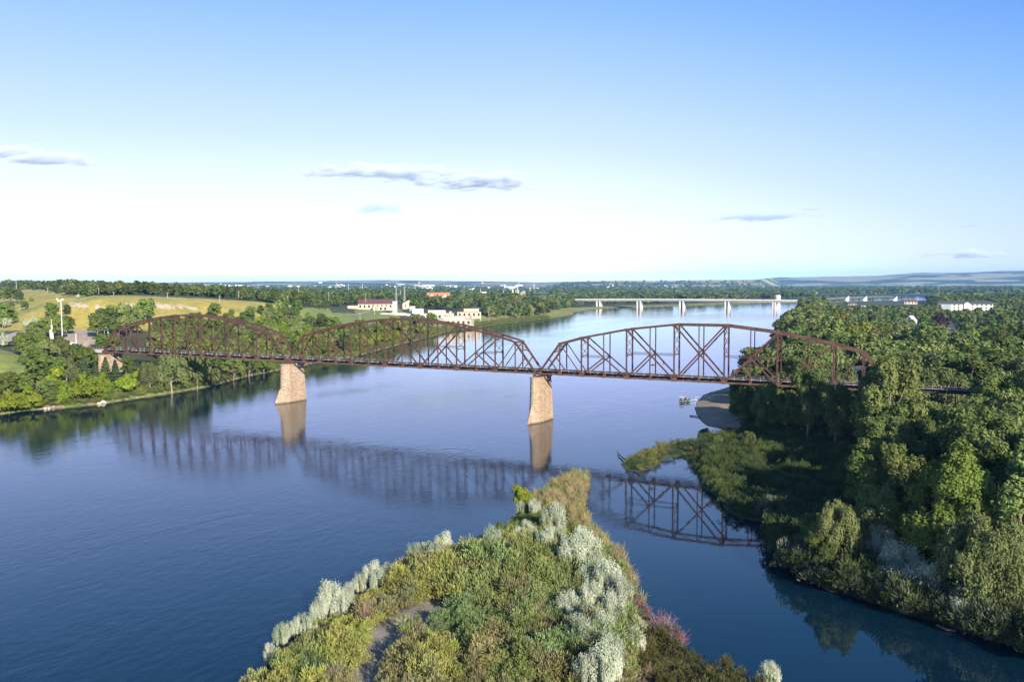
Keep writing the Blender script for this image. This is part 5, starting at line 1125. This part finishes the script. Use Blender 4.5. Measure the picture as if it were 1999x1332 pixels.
for k in (-1, ):
    MB().box(-S4*1.42-3, -S4*1.42+3, -12, 12, -3, zr(-S4*1.4)-.8).build('abutment', M['concrete'], rb)
for k in range(-2, 10):
    x = k*S4/2+8; m_ = MB().tube([(x, 11.2, zr(x)), (x, 11.2, zr(x)+9)], [.12, .08], 5); m_.build('lamp_post', M['galv'], rb)
for k, x in enumerate((S4*.6, S4*1.9, S4*2.4, S4*3.2, S4*3.75, S4*4.1)):   # vehicles on the road bridge
    ca = Vector((math.cos(rb.rotation_euler.z), math.sin(rb.rotation_euler.z), 0)); P_ = A+ca*x+Vector((0, 0, zr(x)))+Vector((-ca.y, ca.x, 0))*(-4+2*k)
    e = empty('car', tuple(P_), ['small pale car', 'small dark car', 'small white car', 'small black car', 'dark van', 'white van'][k]+' driving on the white road bridge', 'car', None, rb.rotation_euler.z)
    MB().box(-2.2, 2.2, -.9, .9, .35, 1.0).box(-1.3, 1.1, -.8, .8, 1.002, 1.6).build('body', M['carwhite' if k in (0, 2, 5) else 'cardark'], e)
    for a in (-1.4, 1.4):
        for s in (-.85, .85): MB().tube([(a, s-.1, .33), (a, s+.1, .33)], [.33, .33], 10).build('wheel', M['tyre'], e)
# blue girder bridge at far right
a_ = Vector(at_d(1597, 574.5, 2900)); b_ = Vector(at_d(1835, 575.5, 2250)); bb = empty('blue_girder_bridge', tuple(a_), 'blue steel girder road bridge over the far bend of the river', 'bridge', None, math.atan2(b_.y-a_.y, b_.x-a_.x)); Lb = (b_-a_).length; dz = b_.z-a_.z
bb.location.z = 0
MB().beam((0, 0, a_.z), (Lb, 0, b_.z), 12, 1.2).build('deck', M['concrete'], bb); MB().beam((0, -5, a_.z-2.4), (Lb, -5, b_.z-2.4), 1, 2.6).beam((0, 5, a_.z-2.4), (Lb, 5, b_.z-2.4), 1, 2.6).build('girder', M['bluegirder'], bb)
for f in (.30, .46, .70, .94):
    x = Lb*f; MB().box(x-1.6, x+1.6, -5, 5, -3, a_.z+dz*f-4.2).build('pier', M['white'], bb)
# white round tower on the far bank
p = hit(1518, 588.2); e = empty('round_storage_tower', p, 'white round tower with a flared top behind the right end of the road bridge', 'tower')
MB().tube([(0, 0, 0), (0, 0, 9), (0, 0, 15), (0, 0, 16)], [7.2, 7.6, 8.6, 8.2], 24).build('shell', M['white'], e); MB().tube([(0, 0, 16.002), (0, 0, 17)], [6, 5], 20).build('cap', M['lightroof'], e)
# ------------------------------------------------------------------ masts and poles
def pole(u_, vb, hpx, lab, r=.16, mat='polewood', arms=True, dforce=None, name='utility_pole', cat='pole', group=None):
    p = hit(u_, vb) if dforce is None else at_d(u_, vb, dforce); d = math.dist(p, (CX, CY, CZ)); h = hpx*d/F
    e = empty(name, (p[0], p[1], p[2]-.3), lab, cat, group, -math.atan2(p[0]-CX, p[1]-CY)); MB().tube([(0, 0, 0), (0, 0, h)], [r*1.2, r*.8], 7).build('shaft', M[mat], e)
    if arms: MB().beam((-1.3, 0, h*.93), (1.3, 0, h*.93), .14, .14).build('crossarm', M[mat], e)
    return e, h
e, h = pole(122, 668, 74, 'tall galvanised floodlight mast beside the gravel lot', .34, 'galv', False, name='floodlight_mast', cat='mast')
MB().beam((-2.2, 0, h-.3), (1.2, 0, h-.3), .2, .2).build('bracket', M['galv'], e)
for x, z in ((-2.0, .5), (-1.2, -.9), (.9, .3)): MB().box(x-.4, x+.4, -.4, .2, h+z-.28, h+z+.28).build('floodlight', M['white'], e)
e, h = pole(102, 668, 40, 'short antenna mast on a white equipment tower near the lot', .2, 'galv', False, name='antenna_mast', cat='mast')
MB().box(-1.1, -.3, -.4, .4, 0, h*.55).box(-.29, .7, -.35, .35, h*.15, h*.4).build('equipment_tower', M['white'], e); MB().tube([(0, .3, h*.55), (0, .3, h*.75)], [.45, .45], 8).build('antenna', M['white'], e)
for a, b, hp, lab, mt in [(204, 656, 40, 'slim metal pole right of the gravel lot', 'galv'), (211, 658, 18, 'short white pole beside the slim metal pole', 'white'), (149, 680, 26, 'plain white post at the start of the approach railing', 'white'), (521, 614, 12, 'short pole on the slope between the spans', 'white'), (731, 614, 20, 'thin lamp pole on the mowed mound', 'galv'), (703, 630, 18, 'thin lamp pole at the left end of the waterworks', 'galv'), (955, 628, 16, 'lamp pole at the river drive by the pump house', 'galv'), (938, 632, 16, 'white lamp pole before the pump house', 'white')]:
    pole(a, b, hp, lab, .16 if mt == 'galv' else .22, mt, False, name='lamp_pole')
for k, (a, b, hp) in enumerate([(32, 564, 12), (93, 571, 8), (222, 580, 9), (327, 584, 12), (429, 592, 14), (353, 569, 12), (466, 580, 11), (562, 594, 15), (583, 570, 10), (642, 586, 16), (545, 590, 10), (714, 590, 18), (193, 574, 12)]):
    pole(a, b, hp, 'thin wooden utility pole standing behind the rim of the dry hills', .2, 'polewood', True, group='utility poles behind the hill rim', dforce=700+30*k if b > 578 else 950)
for k, (a, vb, hp) in enumerate([(774, 603, 42), (782, 590, 22), (790, 603, 42)]):   # lattice towers
    p = hit(a, vb); d = math.dist(p, (CX, CY, CZ)); h = hp*d/F; e = empty('lattice_tower', p, ['lattice radio tower, left of three behind the brown roof', 'lattice radio tower, shortest and middle of three behind the brown roof', 'lattice radio tower, right of three behind the brown roof'][k], 'tower')
    m_ = MB(); 
    for i in range(4): a1 = math.pi/4+i*math.pi/2; m_.beam((2.0*math.cos(a1), 2.0*math.sin(a1), 0), (.5*math.cos(a1), .5*math.sin(a1), h), .22, .22)
    n = 9
    for j in range(n):
        f0, f1 = j/n, (j+1)/n; q0 = 2-1.5*f0; q1 = 2-1.5*f1
        for i in range(4):
            a1 = math.pi/4+i*math.pi/2; a2 = a1+math.pi/2; m_.beam((q0*math.cos(a1), q0*math.sin(a1), h*f0), (q1*math.cos(a2), q1*math.sin(a2), h*f1), .12, .12); m_.beam((q0*math.cos(a2), q0*math.sin(a2), h*f0), (q1*math.cos(a1), q1*math.sin(a1), h*f1), .12, .12)
    m_.build('lattice', M['galv'], e)
for k, (a, vb, hp) in enumerate([(1000, 576, 12), (1002, 575, 9), (1007, 576, 11), (1010, 577, 15), (1012.5, 577, 12), (1017, 579, 8), (1019, 579, 10), (1022, 579.5, 12), (1024.5, 579.5, 12)]):
    pole(a, vb, hp, 'pale stack of the close cluster rising from the trees left of the road bridge', .9, 'concrete', False, 2000, 'stack', 'chimney', 'cluster of pale stacks')
for k, (a, vb, hp, lab) in enumerate([(983, 578, 11, 'lone thin white mast right of the glass office'), (938.5, 583, 19, 'tall thin white flagpole beside the glass office'), (1041, 564, 10, 'pale water tower stem, left of two, on the horizon trees'), (1043.5, 564, 10, 'pale water tower stem, right of two, on the horizon trees'), (680, 566, 12, 'white mast over the distant town, left one'), (708, 565, 10, 'white mast over the distant town, right one'), (1102, 591, 8, 'white lamp mast at the left end of the road bridge')]):
    pole(a, vb, hp, lab, .7, 'white', False, 2300 if k < 2 else (1900 if k == 6 else 3300), 'mast', 'mast')
p = at_d(343, 556, 3200); e = empty('water_tower', (p[0], p[1], p[2]-6), 'white water tower on the left horizon above the hill trees', 'tower'); MB().tube([(0, 0, 0), (0, 0, 17)], [3, 3], 14).build('stem', M['white'], e); MB().tube([(0, 0, 15), (0, 0, 18), (0, 0, 22), (0, 0, 24)], [3, 9, 9, 3], 18).build('tank', M['white'], e)
# ------------------------------------------------------------------ roads and cars
def road(pts, width, name, mat):
    P = [Vector(p) for p in pts]; V_ = []; Fs = []
    Q = []
    for a, b in zip(P[:-1], P[1:]):
        n = max(2, int((b-a).length/4))
        for i in range(n): Q.append(a+(b-a)*i/n)
    Q.append(P[-1])
    for i, q in enumerate(Q):
        t = (Q[min(i+1, len(Q)-1)]-Q[max(i-1, 0)]); t.z = 0; t.normalize(); s = Vector((-t.y, t.x, 0))*width/2
        for sg in (-1, 1): c = q+s*sg; V_.append((c.x, c.y, max(hz(c.x, c.y), hz(q.x, q.y))+.12))
    for i in range(len(Q)-1): Fs.append((2*i, 2*i+1, 2*i+3, 2*i+2))
    o = put(name, np_mesh(name, V_, Fs, M[mat])); tag(o, kind='structure')
M['gravel'] = simple('gravel_road', (.36, .33, .31), .95, scale=1)
road([hit(24, 668), hit(22, 661), hit(30, 655), hit(45, 650), hit(60, 649)], 9, 'gravel_road', 'gravel')
road([(p[0], p[1], 0) for p in road_w], 9, 'street', 'asphalt')
road([hit(690, 616), hit(705, 612), hit(720, 609), hit(735, 607)], 7, 'plant_road', 'gravel')
def car(u_, v_, lab, mat, turn):
    p = hit(u_, v_); e = empty('parked_car', (p[0], p[1], p[2]+.1), lab, 'car', None, turn)
    m_ = MB().box(-2.2, 2.2, -.9, .9, .3, .95); m_.add([(-1.6, -.85, .95), (1.3, -.85, .95), (1.3, .85, .95), (-1.6, .85, .95), (-1.1, -.72, 1.5), (.7, -.72, 1.5), (.7, .72, 1.5), (-1.1, .72, 1.5)], [(4, 5, 6, 7), (0, 1, 5, 4), (1, 2, 6, 5), (2, 3, 7, 6), (3, 0, 4, 7)])
    m_.build('body', M[mat], e); MB().box(-1.0, .6, -.86, .86, 1.0, 1.38).build('window', M['glass'], e)
    for a in (-1.4, 1.4):
        for s in (-.85, .85): MB().tube([(a, s-.1, .33), (a, s+.1, .33)], [.33, .33], 10).build('wheel', M['tyre'], e)
car(1867, 668, 'white car on the street between the trees at right', 'carwhite', 1.2)
car(138, 674, 'white pickup parked at the front of the gravel lot', 'carwhite', .4); car(145, 675.5, 'pale car parked right of the white pickup', 'carwhite', .5); car(95, 668, 'small white vehicle by the antenna mast', 'carwhite', .2)
car(932, 630, 'dark car parked by the pump house, left one', 'cardark', .3); car(938, 630.5, 'dark car parked by the pump house, right one', 'cardark', .3)

# ------------------------------------------------------------------ haze box and clouds
def hazebox():
    m = bpy.data.materials.new('haze'); m.use_nodes = True; t = m.node_tree; t.nodes.clear(); out = N(t, 'ShaderNodeOutputMaterial'); pv = N(t, 'ShaderNodeVolumePrincipled')
    pv.inputs['Color'].default_value = (.20, .53, 1.0, 1); pv.inputs['Density'].default_value = 4.2e-5; pv.inputs['Anisotropy'].default_value = .0
    t.links.new(pv.outputs[0], out.inputs['Volume'])
    o = MB().box(CX-17500, CX+17500, CY-1200, CY+17500, -4.2, 260).build('haze', m); tag(o, 'pale blue air haze over the distance', 'haze', None, 'stuff')
hazebox()
def cloud(u0_, u1_, v0_, v1_, D, dens, lab, seed, cc=(.86, .93, 1), name='cloud'):
    a = Vector(at_d((u0_+u1_)/2, (v0_+v1_)/2, D)); wd = (u1_-u0_)*D/F; ht = (v1_-v0_)*D/F
    m = bpy.data.materials.new('cloud_vapour'); m.use_nodes = True; t = m.node_tree; t.nodes.clear(); out = N(t, 'ShaderNodeOutputMaterial'); pv = N(t, 'ShaderNodeVolumePrincipled')
    pv.inputs['Color'].default_value = (*cc, 1); pv.inputs['Anisotropy'].default_value = .0
    tc = N(t, 'ShaderNodeTexCoord'); mp_ = N(t, 'ShaderNodeMapping'); mp_.inputs['Location'].default_value = (seed*3.1, seed*1.7, 0); mp_.inputs['Scale'].default_value = (wd/1300, 1.2, ht/300)
    n = N(t, 'ShaderNodeTexNoise', Scale=1.3, Detail=8.0, Roughness=.72); t.links.new(tc.outputs['Object'], mp_.inputs[0]); t.links.new(mp_.outputs[0], n.inputs['Vector'])
    ln = N(t, 'ShaderNodeVectorMath', operation='LENGTH'); t.links.new(tc.outputs['Object'], ln.inputs[0])
    fo = N(t, 'ShaderNodeMapRange'); fo.inputs[1].default_value = .15; fo.inputs[2].default_value = 1.0; fo.inputs[3].default_value = .27; fo.inputs[4].default_value = -.50; t.links.new(ln.outputs['Value'], fo.inputs[0])
    na2 = N(t, 'ShaderNodeMath', operation='MULTIPLY_ADD'); na2.inputs[1].default_value = 2.6; na2.inputs[2].default_value = -.8; t.links.new(n.outputs[0], na2.inputs[0])
    ad = N(t, 'ShaderNodeMath', operation='ADD'); t.links.new(na2.outputs[0], ad.inputs[0]); t.links.new(fo.outputs[0], ad.inputs[1])
    r = N(t, 'ShaderNodeMapRange'); r.inputs[1].default_value = .46; r.inputs[2].default_value = .72; r.inputs[3].default_value = 0; r.inputs[4].default_value = dens; t.links.new(ad.outputs[0], r.inputs[0])
    t.links.new(r.outputs[0], pv.inputs['Density']); t.links.new(pv.outputs[0], out.inputs['Volume'])
    try: m.cycles.volume_sampling = 'MULTIPLE_IMPORTANCE'
    except Exception: pass
    bm_ = bpy.data.meshes.new('cloud'); import bmesh; b = bmesh.new(); bmesh.ops.create_icosphere(b, subdivisions=3, radius=1); b.to_mesh(bm_); b.free(); bm_.materials.append(m)
    o = put(name, bm_, None, a); o.scale = (wd/2*1.12, wd/2*.35, ht/2*1.0); o.rotation_euler = (0, 0, -YAW-math.atan(((u0_+u1_)/2-999.5)/F)); tag(o, lab, 'cloud')
cloud(510, 960, 308, 358, 19000, .008, 'long thin left half of the large flat cloud in the middle of the sky', 1)
cloud(720, 1140, 318, 388, 19000, .008, 'thick right half of the large flat cloud in the middle of the sky', 2)
cloud(672, 812, 390, 424, 19000, .007, 'small grey cloud below the large flat one', 3, (.66, .81, 1))
cloud(-110, 235, 280, 330, 19000, .009, 'flat cloud with a blue grey underside at the left edge of the sky', 4)
cloud(1330, 1650, 414, 436, 20000, .004, 'long thin grey cloud on the right side of the sky', 5, (.62, .78, 1))
cloud(1550, 1640, 404, 412, 20000, .006, 'tiny cloud streak above the long thin one', 6, (.6, .78, 1))
cloud(1780, 2010, 484, 508, 24000, .006, 'low puffy white cloud near the right horizon', 7)
cloud(1860, 1920, 436, 446, 22000, .006, 'tiny cloud streak above the puffy one at right', 8, (.6, .78, 1))
print('objects', len(COL.objects))
